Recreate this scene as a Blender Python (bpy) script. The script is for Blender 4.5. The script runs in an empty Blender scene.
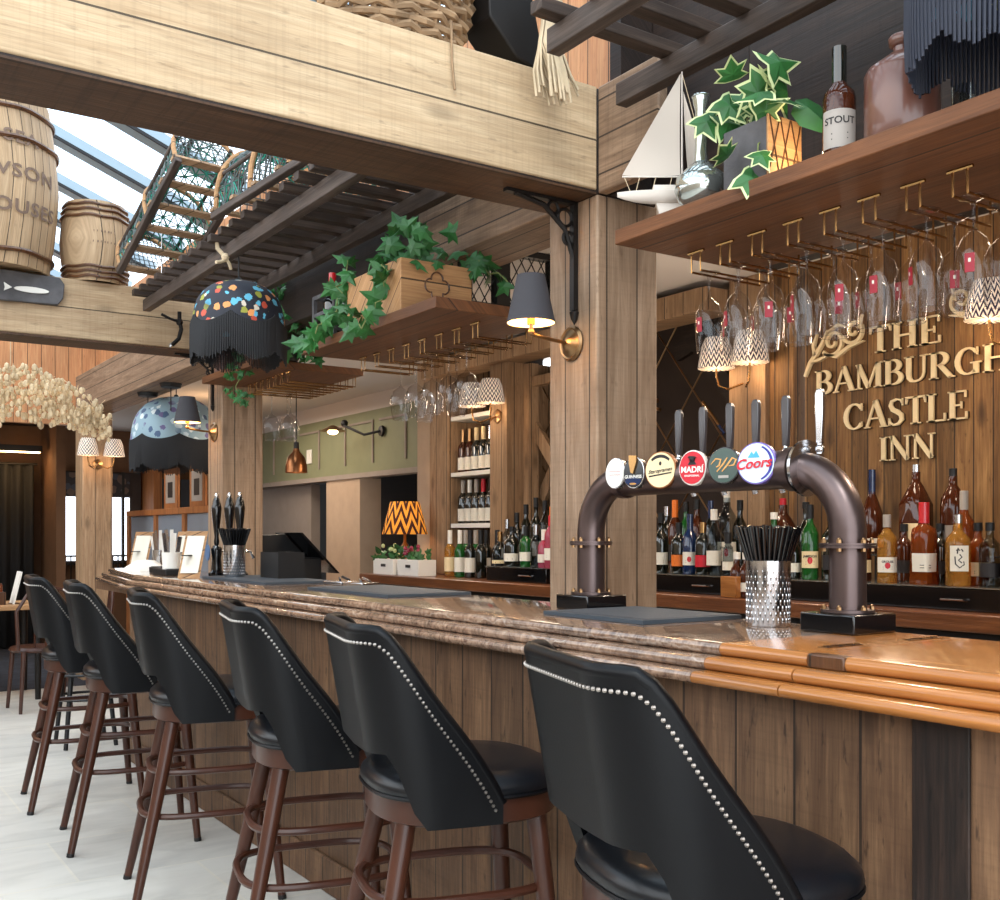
import bpy, bmesh, math, random
from mathutils import Vector, Matrix
rnd = random.Random(7)
SC = bpy.context.scene
COL = SC.collection
PI = math.pi
R = math.radians

# ---------------------------------------------------------------- camera
FOC, CAMZ, YAW, HOR = 1056.0, 1.31, R(33.84), 535.0      # in pixels of the 1000x900 frame
cam = bpy.data.objects.new('camera', bpy.data.cameras.new('camera'))
COL.objects.link(cam)
cam.location = (0, 0, CAMZ)
cam.rotation_euler = (PI / 2, 0, -YAW)
cam.data.sensor_width = 36
cam.data.lens = 36 * FOC / 1000
cam.data.shift_y = (HOR - 450) / 1000
cam.data.clip_start = 0.02
SC.camera = cam

# ---------------------------------------------------------------- light and exposure
SC.view_settings.view_transform = 'Standard'
SC.view_settings.look = 'None'
SC.view_settings.exposure = 0.1
SC.view_settings.gamma = 1
SC.view_settings.use_curve_mapping = False
world = bpy.data.worlds.new('world')
SC.world = world
world.use_nodes = True
wn = world.node_tree
wn.nodes.clear()
wo = wn.nodes.new('ShaderNodeOutputWorld'); wb = wn.nodes.new('ShaderNodeBackground')
wt = wn.nodes.new('ShaderNodeTexCoord'); wnz = wn.nodes.new('ShaderNodeTexNoise'); wr = wn.nodes.new('ShaderNodeValToRGB')
wnz.inputs['Scale'].default_value = 3.0; wnz.inputs['Detail'].default_value = 5
wr.color_ramp.elements[0].position = 0.35; wr.color_ramp.elements[0].color = (0.78, 0.9, 1.0, 1)
wr.color_ramp.elements[1].position = 0.6; wr.color_ramp.elements[1].color = (1, 1, 1, 1)
wn.links.new(wt.outputs['Generated'], wnz.inputs['Vector']); wn.links.new(wnz.outputs['Fac'], wr.inputs['Fac'])
wn.links.new(wr.outputs['Color'], wb.inputs['Color']); wn.links.new(wb.outputs['Background'], wo.inputs['Surface'])
wb.inputs['Strength'].default_value = 3.7

def lamp(kind, name, loc, energy, color=(1, .72, .42), size=.05, rot=(0, 0, 0), spot=None):
    d = bpy.data.lights.new(name, kind)
    d.energy = energy; d.color = color
    if kind == 'AREA':
        d.shape = 'RECTANGLE'; d.size, d.size_y = size if isinstance(size, tuple) else (size, size)
    elif kind == 'SUN': d.angle = size
    else: d.shadow_soft_size = size
    if spot: d.spot_size = spot; d.spot_blend = .6
    o = bpy.data.objects.new(name, d); COL.objects.link(o)
    o.location = loc; o.rotation_euler = rot
    return o
sun = lamp('SUN', 'sun', (0, 0, 8), 2.2, (1, .95, .87), R(14))
sun.rotation_mode = 'QUATERNION'; sun.rotation_quaternion = Vector((.42, .55, -.72)).to_track_quat('-Z', 'Y')
# daylight opening of the glass roof (a portal only guides sampling)
_p = lamp('AREA', 'roof_portal', (-.45, 3.5, 4.75), 1, (1, 1, 1), (5.8, 14.0), (0, R(21.7), 0))
_p.data.cycles.is_portal = True
# recessed downlights over the back bar passage
for y_ in (1.2, 2.6, 4.1, 5.4, 7.6):
    lamp('SPOT', 'downlight', (3.25, y_, 2.55), 60, (1, .80, .60), .06, (0, R(14), 0), R(115))
# added fill lamps without fittings, brightening the back bar
for y_ in (1.6, 2.6, 3.6, 4.9, 6.1):
    lamp('POINT', 'back_bar_fill', (3.4, y_, 2.0), 5, (1, .80, .6), .08)
lamp('AREA', 'kitchen_light', (3.6, 9.4, 2.5), 28, (1, .86, .72), (.8, 2.0))
lamp('AREA', 'dining_light', (0.5, 11.6, 2.35), 12, (1, .70, .42), (2.5, 1.2))

# ---------------------------------------------------------------- helpers
def s2l(c):
    return tuple(((v / 255) / 12.92 if v <= 10 else ((v / 255 + .055) / 1.055) ** 2.4) for v in c) + (1,)

def ray(px, py):
    dx = (px - 500) / FOC
    return (math.sin(YAW) + dx * math.cos(YAW), math.cos(YAW) - dx * math.sin(YAW), (HOR - py) / FOC)
def W(px, py, X=None, Y=None, Z=None):
    """point of the room seen at a pixel of the photograph, on a plane of the room"""
    r = ray(px, py)
    t = X / r[0] if X is not None else Y / r[1] if Y is not None else (Z - CAMZ) / r[2]
    return Vector((r[0] * t, r[1] * t, CAMZ + r[2] * t))

class MB:
    def __init__(s): s.bm = bmesh.new()
    def v(s, p): return s.bm.verts.new(p)
    def f(s, vs):
        try: return s.bm.faces.new(vs)
        except ValueError: return None
    def poly(s, pts): return s.f([s.v(p) for p in pts])
    def box(s, a, b):
        x0, y0, z0 = a; x1, y1, z1 = b
        v = [s.v((x, y, z)) for z in (z0, z1) for x, y in ((x0, y0), (x1, y0), (x1, y1), (x0, y1))]
        for q in ((3, 2, 1, 0), (4, 5, 6, 7), (0, 1, 5, 4), (1, 2, 6, 5), (2, 3, 7, 6), (3, 0, 4, 7)): s.f([v[i] for i in q])
        return s
    def obox(s, c, u, v_, w):
        c, u, v_, w = map(Vector, (c, u, v_, w))
        v = [s.v(c + a * u + b * v_ + d * w) for d in (-1, 1) for a, b in ((-1, -1), (1, -1), (1, 1), (-1, 1))]
        for q in ((3, 2, 1, 0), (4, 5, 6, 7), (0, 1, 5, 4), (1, 2, 6, 5), (2, 3, 7, 6), (3, 0, 4, 7)): s.f([v[i] for i in q])
        return s
    def bar(s, p0, p1, w, h, up=(0, 0, 1)):
        p0, p1 = Vector(p0), Vector(p1); d = p1 - p0; L = d.length; d.normalize()
        up = Vector(up)
        if abs(d.dot(up)) > .98: up = Vector((0, 1, 0))
        a = d.cross(up).normalized(); b = a.cross(d).normalized()
        return s.obox((p0 + p1) / 2, a * w / 2, b * h / 2, d * L / 2)
    def lathe(s, prof, c=(0, 0, 0), n=24, M=None, caps=True, wob=None):
        c = Vector(c); rings = []
        for r, z in prof:
            ring = []
            for i in range(n):
                a = 2 * PI * i / n
                k = wob(a, z) if wob else 1
                p = Vector((r * k * math.cos(a), r * k * math.sin(a), z))
                if M is not None: p = M @ p
                ring.append(s.v(p + c))
            rings.append(ring)
        for a, b in zip(rings, rings[1:]):
            for i in range(n): s.f((a[i], a[(i + 1) % n], b[(i + 1) % n], b[i]))
        if caps:
            if prof[0][0] > 1e-4: s.f(rings[0][::-1])
            if prof[-1][0] > 1e-4: s.f(rings[-1])
        return s
    def tube(s, pts, r, n=8, closed=False, caps=True):
        pts = [Vector(p) for p in pts]; m = len(pts)
        rr = r if isinstance(r, (list, tuple)) else [r] * m
        rings = []; pa = None
        for i, p in enumerate(pts):
            if closed: d = pts[(i + 1) % m] - pts[i - 1]
            else: d = pts[min(i + 1, m - 1)] - pts[max(i - 1, 0)]
            if d.length < 1e-9: d = Vector((0, 0, 1))
            d.normalize()
            if pa is None:
                q = Vector((0, 0, 1)) if abs(d.z) < .9 else Vector((1, 0, 0))
                pa = d.cross(q).normalized()
            a = (pa - d * pa.dot(d))
            if a.length < 1e-6: a = d.orthogonal()
            a.normalize(); b = d.cross(a); pa = a
            rings.append([s.v(p + rr[i] * (math.cos(2 * PI * k / n) * a + math.sin(2 * PI * k / n) * b)) for k in range(n)])
        pr = list(zip(rings, rings[1:]))
        if closed: pr.append((rings[-1], rings[0]))
        for a, b in pr:
            for k in range(n): s.f((a[k], a[(k + 1) % n], b[(k + 1) % n], b[k]))
        if caps and not closed:
            s.f(rings[0][::-1]); s.f(rings[-1])
        return s
    def cyl(s, p0, p1, r0, r1=None, n=12): return s.tube([p0, p1], [r0, r0 if r1 is None else r1], n)
    def ball(s, c, r, n=10, sq=(1, 1, 1)):
        c = Vector(c); m = max(4, n // 2)
        rings = []
        for j in range(m + 1):
            t = PI * j / m
            if j in (0, m): rings.append([s.v(c + Vector((0, 0, r * sq[2] * math.cos(t))))])
            else: rings.append([s.v(c + Vector((r * sq[0] * math.sin(t) * math.cos(2 * PI * i / n), r * sq[1] * math.sin(t) * math.sin(2 * PI * i / n), r * sq[2] * math.cos(t)))) for i in range(n)])
        for a, b in zip(rings, rings[1:]):
            for i in range(n):
                q = [a[0]] if len(a) == 1 else [a[i], a[(i + 1) % n]]
                w = [b[0]] if len(b) == 1 else [b[(i + 1) % n], b[i]]
                s.f(q[::-1] + w[::-1]) if len(q + w) > 2 else None
        return s
    def prism(s, pts, fn, d0, d1):
        """outline (u, v) extruded from depth d0 to d1; fn(u, v, d) gives the point"""
        a = [s.v(fn(u, v, d0)) for u, v in pts]; b = [s.v(fn(u, v, d1)) for u, v in pts]
        s.f(a[::-1]); s.f(b); n = len(pts)
        for i in range(n): s.f((a[i], a[(i + 1) % n], b[(i + 1) % n], b[i]))
        return s
    def build(s, name, mat, parent=None, bevel=0, smooth=True, ang=38, solid=0, loc=None, bseg=2):
        bm = s.bm
        bmesh.ops.recalc_face_normals(bm, faces=bm.faces)
        if smooth:
            lim = R(ang)
            for f in bm.faces: f.smooth = True
            for e in bm.edges:
                if len(e.link_faces) == 2 and e.calc_face_angle(0) > lim: e.smooth = False
        me = bpy.data.meshes.new(name); bm.to_mesh(me); bm.free()
        o = bpy.data.objects.new(name, me); COL.objects.link(o)
        if mat is not None:
            for m in (mat if isinstance(mat, (list, tuple)) else [mat]): me.materials.append(m)
        if parent is not None: o.parent = parent
        if loc is not None: o.location = loc
        if solid:
            m = o.modifiers.new('solid', 'SOLIDIFY'); m.thickness = solid; m.offset = 0
        if bevel:
            m = o.modifiers.new('bevel', 'BEVEL'); m.width = bevel; m.segments = bseg; m.limit_method = 'ANGLE'; m.angle_limit = R(40)
        return o

def tag(o, label=None, cat=None, group=None, kind=None):
    if label: o['label'] = label
    if cat: o['category'] = cat
    if group: o['group'] = group
    if kind: o['kind'] = kind
    return o
def thing(name, label, cat, loc=(0, 0, 0), rz=0, group=None):
    o = bpy.data.objects.new(name, None); COL.objects.link(o)
    o.empty_display_size = .1; o.location = loc; o.rotation_euler = (0, 0, rz)
    return tag(o, label, cat, group)
def struct(o): o['kind'] = 'structure'; return o
def dup(root, loc, rz=None, label=None, group=None, sc=None):
    def cp(o, par):
        c = o.copy(); COL.objects.link(c); c.parent = par
        for ch in [q for q in bpy.data.objects if q.parent == o and q is not c]: cp(ch, c)
        return c
    kids = list(root.children)
    r = root.copy(); COL.objects.link(r); r.location = loc
    for ch in kids:
        c = ch.copy(); COL.objects.link(c); c.parent = r
        for g in list(ch.children):
            d = g.copy(); COL.objects.link(d); d.parent = c
    if rz is not None: r.rotation_euler = (0, 0, rz)
    if label: r['label'] = label
    if group: r['group'] = group
    if sc: r.scale = sc
    return r

def text_into(mb, s, size, fn, d0=0.0, d1=.001, bold=0.0, align='CENTER', shear=0, spacing=1, xs=1):
    """flat lettering as a thin solid; fn(u, v, d) maps it into place"""
    c = bpy.data.curves.new('txt', 'FONT'); c.body = s; c.size = size; c.align_x = align; c.align_y = 'CENTER'
    c.offset = bold; c.shear = shear; c.space_character = spacing; c.resolution_u = 3
    o = bpy.data.objects.new('txt', c); COL.objects.link(o)
    dg = bpy.context.evaluated_depsgraph_get(); dg.update()
    me = bpy.data.meshes.new_from_object(o.evaluated_get(dg))
    vs = [v.co.copy() for v in me.vertices]; fs = [list(p.vertices) for p in me.polygons]
    bpy.data.objects.remove(o); bpy.data.curves.remove(c); bpy.data.meshes.remove(me)
    nv = [mb.v(fn(v.x * xs, v.y, d1)) for v in vs]
    for f in fs: mb.f([nv[i] for i in f])
    return mb

# ---------------------------------------------------------------- materials
def nm(name):
    m = bpy.data.materials.new(name); m.use_nodes = True; nt = m.node_tree; nt.nodes.clear()
    out = nt.nodes.new('ShaderNodeOutputMaterial')
    return m, nt, out
def N(nt, t, **kw):
    n = nt.nodes.new(t)
    for k, v in kw.items():
        if k.startswith('i_'): n.inputs[k[2:].replace('_', ' ')].default_value = v
        else: setattr(n, k, v)
    return n
def mth(nt, op, a, b=None, c=None):
    n = nt.nodes.new('ShaderNodeMath'); n.operation = op
    for i, v in enumerate((a, b, c)):
        if v is None: continue
        if isinstance(v, (int, float)): n.inputs[i].default_value = v
        else: nt.links.new(v, n.inputs[i])
    return n.outputs[0]
def ramp(nt, fac, stops, interp='LINEAR'):
    n = nt.nodes.new('ShaderNodeValToRGB'); cr = n.color_ramp; cr.interpolation = interp
    while len(cr.elements) < len(stops): cr.elements.new(.5)
    for e, (p, c) in zip(cr.elements, stops): e.position = p; e.color = c if len(c) == 4 else s2l(c)
    nt.links.new(fac, n.inputs['Fac']); return n.outputs['Color']
def mix(nt, fac, a, b, mode='MIX'):
    n = nt.nodes.new('ShaderNodeMix'); n.data_type = 'RGBA'; n.blend_type = mode; n.clamp_result = True
    for i, v in ((0, fac), (6, a), (7, b)):
        if isinstance(v, (int, float)): n.inputs[i].default_value = v
        elif isinstance(v, tuple): n.inputs[i].default_value = v
        else: nt.links.new(v, n.inputs[i])
    return n.outputs[2]
def princ(nt, out, color, rough=.5, metal=0, coat=0, spec=.5, bump=None, bs=.2, bd=.01, emis=None, es=0, trans=0, ior=1.45, coatr=.1):
    p = nt.nodes.new('ShaderNodeBsdfPrincipled')
    for k, v in (('Base Color', color), ('Roughness', rough), ('Metallic', metal), ('Coat Weight', coat), ('Specular IOR Level', spec), ('Transmission Weight', trans), ('IOR', ior), ('Coat Roughness', coatr), ('Emission Color', emis), ('Emission Strength', es)):
        if v is None: continue
        if isinstance(v, (int, float)) or isinstance(v, tuple): p.inputs[k].default_value = v
        else: nt.links.new(v, p.inputs[k])
    if bump is not None:
        b = nt.nodes.new('ShaderNodeBump'); b.inputs['Strength'].default_value = bs; b.inputs['Distance'].default_value = bd
        nt.links.new(bump, b.inputs['Height']); nt.links.new(b.outputs[0], p.inputs['Normal'])
    nt.links.new(p.outputs[0], out.inputs['Surface'])
    return p
def coords(nt, src='Object'):
    t = nt.nodes.new('ShaderNodeTexCoord'); sp = nt.nodes.new('ShaderNodeSeparateXYZ')
    nt.links.new(t.outputs[src], sp.inputs[0]); return t.outputs[src], sp.outputs
def comb(nt, x, y, z):
    n = nt.nodes.new('ShaderNodeCombineXYZ')
    for i, v in enumerate((x, y, z)):
        if isinstance(v, (int, float)): n.inputs[i].default_value = v
        else: nt.links.new(v, n.inputs[i])
    return n.outputs[0]
def noise(nt, vec, scale, detail=4, rough=.55, out='Fac', dist=0):
    n = nt.nodes.new('ShaderNodeTexNoise'); n.inputs['Scale'].default_value = scale; n.inputs['Detail'].default_value = detail
    n.inputs['Roughness'].default_value = rough; n.inputs['Distortion'].default_value = dist
    nt.links.new(vec, n.inputs['Vector']); return n.outputs[out]

def plain(name, c, rough=.5, metal=0, coat=0, spec=.5, var=0, emis=None, es=0, trans=0, ior=1.45, bump=0, bscale=60):
    m, nt, out = nm(name); col = s2l(c); b = None
    v, _ = coords(nt)
    nz = noise(nt, v, bscale, 3)
    if var:
        col = mix(nt, ramp(nt, noise(nt, v, 7, 4), [(.3, (0, 0, 0, 1)), (.7, (1, 1, 1, 1))]), tuple(x * (1 - var) for x in col[:3]) + (1,), tuple(min(1, x * (1 + var)) for x in col[:3]) + (1,))
    if bump: b = nz
    princ(nt, out, col, rough, metal, coat, spec, b, bump, .004, s2l(emis) if emis else None, es, trans, ior)
    return m

def wood(name, c1, c2, along=2, width=.12, rough=.6, pvar=.35, grain=1.0, knots=.6, coat=0, seam=.006, off=0.0, cdark=None, darkp=0.0, saw=0.0, bump=.25):
    """boards running along one axis; the across direction is the sum of the other two so it works on every side face"""
    m, nt, out = nm(name)
    v, sp = coords(nt)
    oi = nt.nodes.new('ShaderNodeObjectInfo').outputs['Random']
    o = [i for i in range(3) if i != along]
    L = sp[along]; ac = mth(nt, 'ADD', mth(nt, 'ADD', sp[o[0]], sp[o[1]]), 3.0 + off)
    q = mth(nt, 'DIVIDE', ac, width); idx = mth(nt, 'FLOOR', q); fr = mth(nt, 'FRACT', q)
    wn_ = nt.nodes.new('ShaderNodeTexWhiteNoise'); wn_.noise_dimensions = '2D'
    nt.links.new(comb(nt, idx, oi, 0), wn_.inputs['Vector'])
    rv = wn_.outputs['Value']
    g = comb(nt, mth(nt, 'ADD', mth(nt, 'MULTIPLY', L, 1.3), mth(nt, 'MULTIPLY', rv, 37.0)), mth(nt, 'MULTIPLY', ac, 14.0), mth(nt, 'MULTIPLY', rv, 9.0))
    n1 = noise(nt, g, 2.2, 6, .62, dist=.8)
    gf = comb(nt, mth(nt, 'MULTIPLY', L, 4.0), mth(nt, 'MULTIPLY', ac, 160.0), mth(nt, 'MULTIPLY', rv, 9.0))
    n2 = noise(nt, gf, 1.0, 3, .6)
    col = ramp(nt, n1, [(.25, c2), (.5, tuple((a * .55 + b * .45) for a, b in zip(c1, c2))), (.72, c1)])
    col = mix(nt, mth(nt, 'MULTIPLY', ramp(nt, n2, [(.35, (1, 1, 1, 1)), (.6, (0, 0, 0, 1))]), .4 * grain), col, tuple(x * .55 for x in s2l(c2)[:3]) + (1,))
    # per board tone
    col = mix(nt, 1.0, col, ramp(nt, rv, [(0, (1 - pvar, 1 - pvar, 1 - pvar, 1)), (.5, (1 - pvar * .3, 1 - pvar * .33, 1 - pvar * .38, 1)), (1, (1, 1, 1, 1))]), 'MULTIPLY')
    big = noise(nt, comb(nt, mth(nt, 'MULTIPLY', L, .8), mth(nt, 'MULTIPLY', ac, 2.5), 0), 2.0, 3)
    col = mix(nt, .55, col, ramp(nt, big, [(.3, (.62, .6, .58, 1)), (.65, (1, 1, 1, 1))]), 'MULTIPLY')
    if cdark:
        col = mix(nt, mth(nt, 'GREATER_THAN', rv, 1 - darkp), col, mix(nt, n1, tuple(x * .3 for x in s2l(cdark)[:3]) + (1,), s2l(cdark)))
    if knots:
        vo = nt.nodes.new('ShaderNodeTexVoronoi'); vo.inputs['Scale'].default_value = 1.0
        nt.links.new(comb(nt, mth(nt, 'MULTIPLY', L, 2.6), mth(nt, 'MULTIPLY', ac, 7.0), mth(nt, 'MULTIPLY', rv, 5)), vo.inputs['Vector'])
        col = mix(nt, mth(nt, 'MULTIPLY', ramp(nt, vo.outputs['Distance'], [(.06, (1, 1, 1, 1)), (.12, (.6, .6, .6, 1)), (.20, (0, 0, 0, 1))]), knots), col, tuple(x * .28 for x in s2l(c2)[:3]) + (1,))
    if knots:
        pit = noise(nt, comb(nt, mth(nt, 'MULTIPLY', L, 14.0), mth(nt, 'MULTIPLY', ac, 55.0), rv), 1.0, 3, .6)
        col = mix(nt, mth(nt, 'MULTIPLY', ramp(nt, pit, [(.62, (0, 0, 0, 1)), (.72, (1, 1, 1, 1))]), knots * .8), col, tuple(x * .25 for x in s2l(c2)[:3]) + (1,))
    if saw:
        sw = noise(nt, comb(nt, mth(nt, 'MULTIPLY', L, 90.0), mth(nt, 'MULTIPLY', ac, 3.0), 0), 1.0, 2)
        col = mix(nt, mth(nt, 'MULTIPLY', ramp(nt, sw, [(.5, (0, 0, 0, 1)), (.65, (1, 1, 1, 1))]), saw), col, tuple(x * .4 for x in s2l(c2)[:3]) + (1,))
    sf = seam / width
    edge = mth(nt, 'LESS_THAN', mth(nt, 'MINIMUM', fr, mth(nt, 'SUBTRACT', 1.0, fr)), sf / 2)
    col = mix(nt, mth(nt, 'MULTIPLY', edge, .85), col, (.012, .008, .006, 1))
    h = mth(nt, 'SUBTRACT', mth(nt, 'ADD', n1, mth(nt, 'MULTIPLY', n2, .5)), mth(nt, 'MULTIPLY', edge, 2.0))
    princ(nt, out, col, rough, 0, coat, .4, h, bump, .006)
    return m

def glass_thin(name, tint=(255, 255, 255), refl=.9, alpha=.93, rough=.02):
    m, nt, out = nm(name)
    tr = N(nt, 'ShaderNodeBsdfTransparent'); t = s2l(tint); tr.inputs[0].default_value = (t[0] * alpha, t[1] * alpha, t[2] * alpha, 1)
    gl = N(nt, 'ShaderNodeBsdfGlossy'); gl.inputs['Roughness'].default_value = rough; gl.inputs['Color'].default_value = (1, 1, 1, 1)
    lw = N(nt, 'ShaderNodeLayerWeight'); lw.inputs['Blend'].default_value = .35
    f = mth(nt, 'MULTIPLY', mth(nt, 'POWER', lw.outputs['Facing'], 2.8), refl)
    f = mth(nt, 'ADD', f, .025)
    ms = N(nt, 'ShaderNodeMixShader'); nt.links.new(f, ms.inputs[0]); nt.links.new(tr.outputs[0], ms.inputs[1]); nt.links.new(gl.outputs[0], ms.inputs[2])
    nt.links.new(ms.outputs[0], out.inputs['Surface'])
    return m

def liquid(name, c, alpha=.35):
    """coloured bottle glass: lets some light through, glossy outside"""
    m, nt, out = nm(name)
    tr = N(nt, 'ShaderNodeBsdfTransparent'); tr.inputs[0].default_value = s2l(c)
    p = N(nt, 'ShaderNodeBsdfPrincipled'); p.inputs['Base Color'].default_value = s2l(c); p.inputs['Roughness'].default_value = .06; p.inputs['Coat Weight'].default_value = 1.0; p.inputs['Coat Roughness'].default_value = .03
    p.inputs['Transmission Weight'].default_value = 0
    ms = N(nt, 'ShaderNodeMixShader'); ms.inputs[0].default_value = 1 - alpha
    nt.links.new(tr.outputs[0], ms.inputs[1]); nt.links.new(p.outputs[0], ms.inputs[2]); nt.links.new(ms.outputs[0], out.inputs['Surface'])
    return m

def marble(name):
    m, nt, out = nm(name); v, sp = coords(nt)
    a = noise(nt, v, 9, 8, .65, dist=1.2); b = noise(nt, v, 26, 6, .7, dist=2.0)
    vo = nt.nodes.new('ShaderNodeTexVoronoi'); vo.feature = 'DISTANCE_TO_EDGE'; vo.inputs['Scale'].default_value = 11
    wv = mix(nt, .12, v, noise(nt, v, 6, 4, out='Color')); nt.links.new(wv, vo.inputs['Vector'])
    col = ramp(nt, a, [(.3, (52, 36, 30)), (.46, (96, 68, 54)), (.56, (132, 100, 80)), (.7, (184, 160, 138))])
    col = mix(nt, .45, col, ramp(nt, b, [(.35, (60, 42, 34)), (.6, (176, 148, 124))]))
    col = mix(nt, ramp(nt, vo.outputs['Distance'], [(0, (.4, .4, .4, 1)), (.03, (0, 0, 0, 1))]), col, s2l((196, 178, 160)))
    princ(nt, out, col, .08, 0, .5, .6)
    return m

def tiles(name):
    m, nt, out = nm(name); v, sp = coords(nt)
    br = nt.nodes.new('ShaderNodeTexBrick'); br.offset = .5; br.inputs['Scale'].default_value = 1
    br.inputs['Brick Width'].default_value = .9; br.inputs['Row Height'].default_value = .6; br.inputs['Mortar Size'].default_value = .006
    br.inputs['Color1'].default_value = s2l((206, 202, 194)); br.inputs['Color2'].default_value = s2l((192, 188, 181)); br.inputs['Mortar'].default_value = s2l((206, 200, 188))
    nt.links.new(v, br.inputs['Vector'])
    st = noise(nt, comb(nt, mth(nt, 'MULTIPLY', sp[0], 1.0), mth(nt, 'MULTIPLY', sp[1], 3.0), 0), 2.2, 7, .6, dist=1)
    col = mix(nt, .75, br.outputs['Color'], ramp(nt, st, [(.25, (.66, .66, .66, 1)), (.55, (.95, .95, .94, 1)), (.7, (1, 1, 1, 1))]), 'MULTIPLY')
    princ(nt, out, col, .42, 0, 0, .4, br.outputs['Fac'], .15, -.003)
    return m

def zigzag(name, ca, cb, n=14, hz=.02, glow=0, amp=.5):
    """woven chevron shade fabric, pattern follows angle and height of the shade"""
    m, nt, out = nm(name); v, sp = coords(nt)
    ang = mth(nt, 'MULTIPLY', mth(nt, 'ARCTAN2', sp[1], sp[0]), n / (2 * PI))
    tri = mth(nt, 'PINGPONG', ang, .5)
    q = mth(nt, 'FRACT', mth(nt, 'ADD', mth(nt, 'DIVIDE', sp[2], hz), mth(nt, 'MULTIPLY', tri, amp * 2)))
    f = mth(nt, 'GREATER_THAN', q, .5)
    col = mix(nt, f, s2l(ca), s2l(cb))
    princ(nt, out, col, .8, 0, 0, .3, None, 0, 0, mix(nt, f, s2l(ca), s2l(cb)), glow)
    return m

def floral(name, base, cols, scale=14):
    m, nt, out = nm(name); v, sp = coords(nt)
    vo = nt.nodes.new('ShaderNodeTexVoronoi'); vo.inputs['Scale'].default_value = scale; nt.links.new(v, vo.inputs['Vector'])
    pick = ramp(nt, mth(nt, 'FRACT', mth(nt, 'MULTIPLY', N2(nt, vo.outputs['Color']), 3.7)), [(i / len(cols), c) for i, c in enumerate(cols)], 'CONSTANT')
    n_ = noise(nt, v, scale * 2.5, 4, .6)
    msk = mth(nt, 'LESS_THAN', mth(nt, 'ADD', vo.outputs['Distance'], mth(nt, 'MULTIPLY', n_, .5)), .67)
    patch = ramp(nt, noise(nt, v, 4, 2), [(.30, (0, 0, 0, 1)), (.38, (1, 1, 1, 1))])
    col = mix(nt, mth(nt, 'MULTIPLY', msk, patch), s2l(base), pick)
    princ(nt, out, col, .6, 0, 0, .4)
    return m
def N2(nt, col):
    s = nt.nodes.new('ShaderNodeSeparateColor'); nt.links.new(col, s.inputs[0]); return s.outputs[0]

M = {}
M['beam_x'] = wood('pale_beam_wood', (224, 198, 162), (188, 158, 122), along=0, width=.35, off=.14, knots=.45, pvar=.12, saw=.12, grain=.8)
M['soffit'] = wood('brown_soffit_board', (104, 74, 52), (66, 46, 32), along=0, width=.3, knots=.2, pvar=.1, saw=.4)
M['beam_x2'] = wood('pale_far_beam_wood', (202, 176, 142), (164, 134, 102), along=0, width=.35, off=.32, knots=.45, pvar=.1, saw=.12, grain=.8)
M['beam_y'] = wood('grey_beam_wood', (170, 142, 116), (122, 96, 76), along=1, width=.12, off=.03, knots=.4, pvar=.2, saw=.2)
M['post'] = wood('post_wood', (182, 154, 128), (134, 106, 82), along=2, width=.13, off=.05, knots=.5, pvar=.22, saw=.1, grain=.55)
M['bar_front'] = wood('bar_front_boards', (136, 104, 76), (86, 61, 44), along=2, width=.155, knots=.9, pvar=.35, saw=.12)
M['char_board'] = wood('blackened_board', (58, 42, 34), (22, 17, 15), along=2, width=.4, knots=.8, pvar=.1, grain=1.2)
M['sign_wall'] = wood('sign_wall_boards', (186, 142, 90), (112, 76, 44), along=2, width=.085, knots=.8, pvar=.5, off=.02)
M['pale_pillar'] = wood('pale_pillar_wood', (196, 162, 128), (148, 116, 86), along=2, width=.14, knots=.6, pvar=.25)
M['pine'] = wood('pine_cladding', (216, 160, 112), (184, 122, 80), along=2, width=.12, knots=.4, pvar=.15)
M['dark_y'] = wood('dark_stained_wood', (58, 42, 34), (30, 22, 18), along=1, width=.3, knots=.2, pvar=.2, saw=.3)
M['dark_x'] = wood('dark_rack_wood', (88, 72, 62), (48, 38, 33), along=0, width=.3, knots=.2, pvar=.2)
M['rack'] = wood('rack_wood', (104, 90, 82), (58, 48, 43), along=1, width=.3, knots=.2, pvar=.2)
M['shelf'] = wood('shelf_wood', (128, 82, 50), (88, 54, 32), along=1, width=.5, knots=.1, pvar=.1, rough=.6, grain=.8)
M['oak'] = wood('golden_oak', (190, 126, 68), (150, 92, 44), along=1, width=.6, knots=0, pvar=.05, rough=.25, coat=.5, grain=.9, seam=0.0005, bump=.05)
M['oak_end'] = wood('oak_end_grain', (112, 74, 46), (80, 50, 32), along=2, width=.2, knots=0, pvar=.05, rough=.35, coat=.3)
M['counter'] = wood('counter_wood', (138, 84, 48), (96, 54, 30), along=1, width=.6, knots=.1, pvar=.1, rough=.3, coat=.3)
M['crate'] = wood('crate_wood', (206, 160, 112), (172, 126, 84), along=0, width=.13, knots=.2, pvar=.15)
M['barrel'] = wood('barrel_wood', (214, 184, 148), (180, 146, 110), along=2, width=.085, knots=.3, pvar=.18)
M['orange_wood'] = wood('partition_oak', (188, 122, 70), (150, 90, 48), along=2, width=.4, knots=.1, pvar=.1)
M['walnut'] = plain('walnut_leg', (62, 33, 22), .34, coat=.2, spec=.35, var=.25)
M['leather'] = plain('black_leather', (4, 5, 8), .42, coat=.03, spec=.22, bump=.06, bscale=220)
M['leather_seat'] = plain('navy_black_leather', (6, 10, 16), .36, coat=.12, spec=.4, bump=.06, bscale=220)
M['nail'] = plain('nickel_stud', (160, 154, 148), .3, 1)
M['marble'] = marble('brown_marble')
M['floor'] = tiles('stone_floor_tiles')
M['carpet'] = plain('dark_carpet', (46, 48, 56), .95, var=.5, bump=.4)
M['bronze'] = plain('dark_bronze', (98, 84, 82), .33, .85, var=.12)
M['black'] = plain('matt_black', (16, 16, 18), .5)
M['black_gloss'] = plain('gloss_black', (10, 10, 12), .15, coat=.5)
M['rubber'] = plain('bar_mat_rubber', (54, 62, 70), .6, bump=.3, bscale=300)
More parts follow.
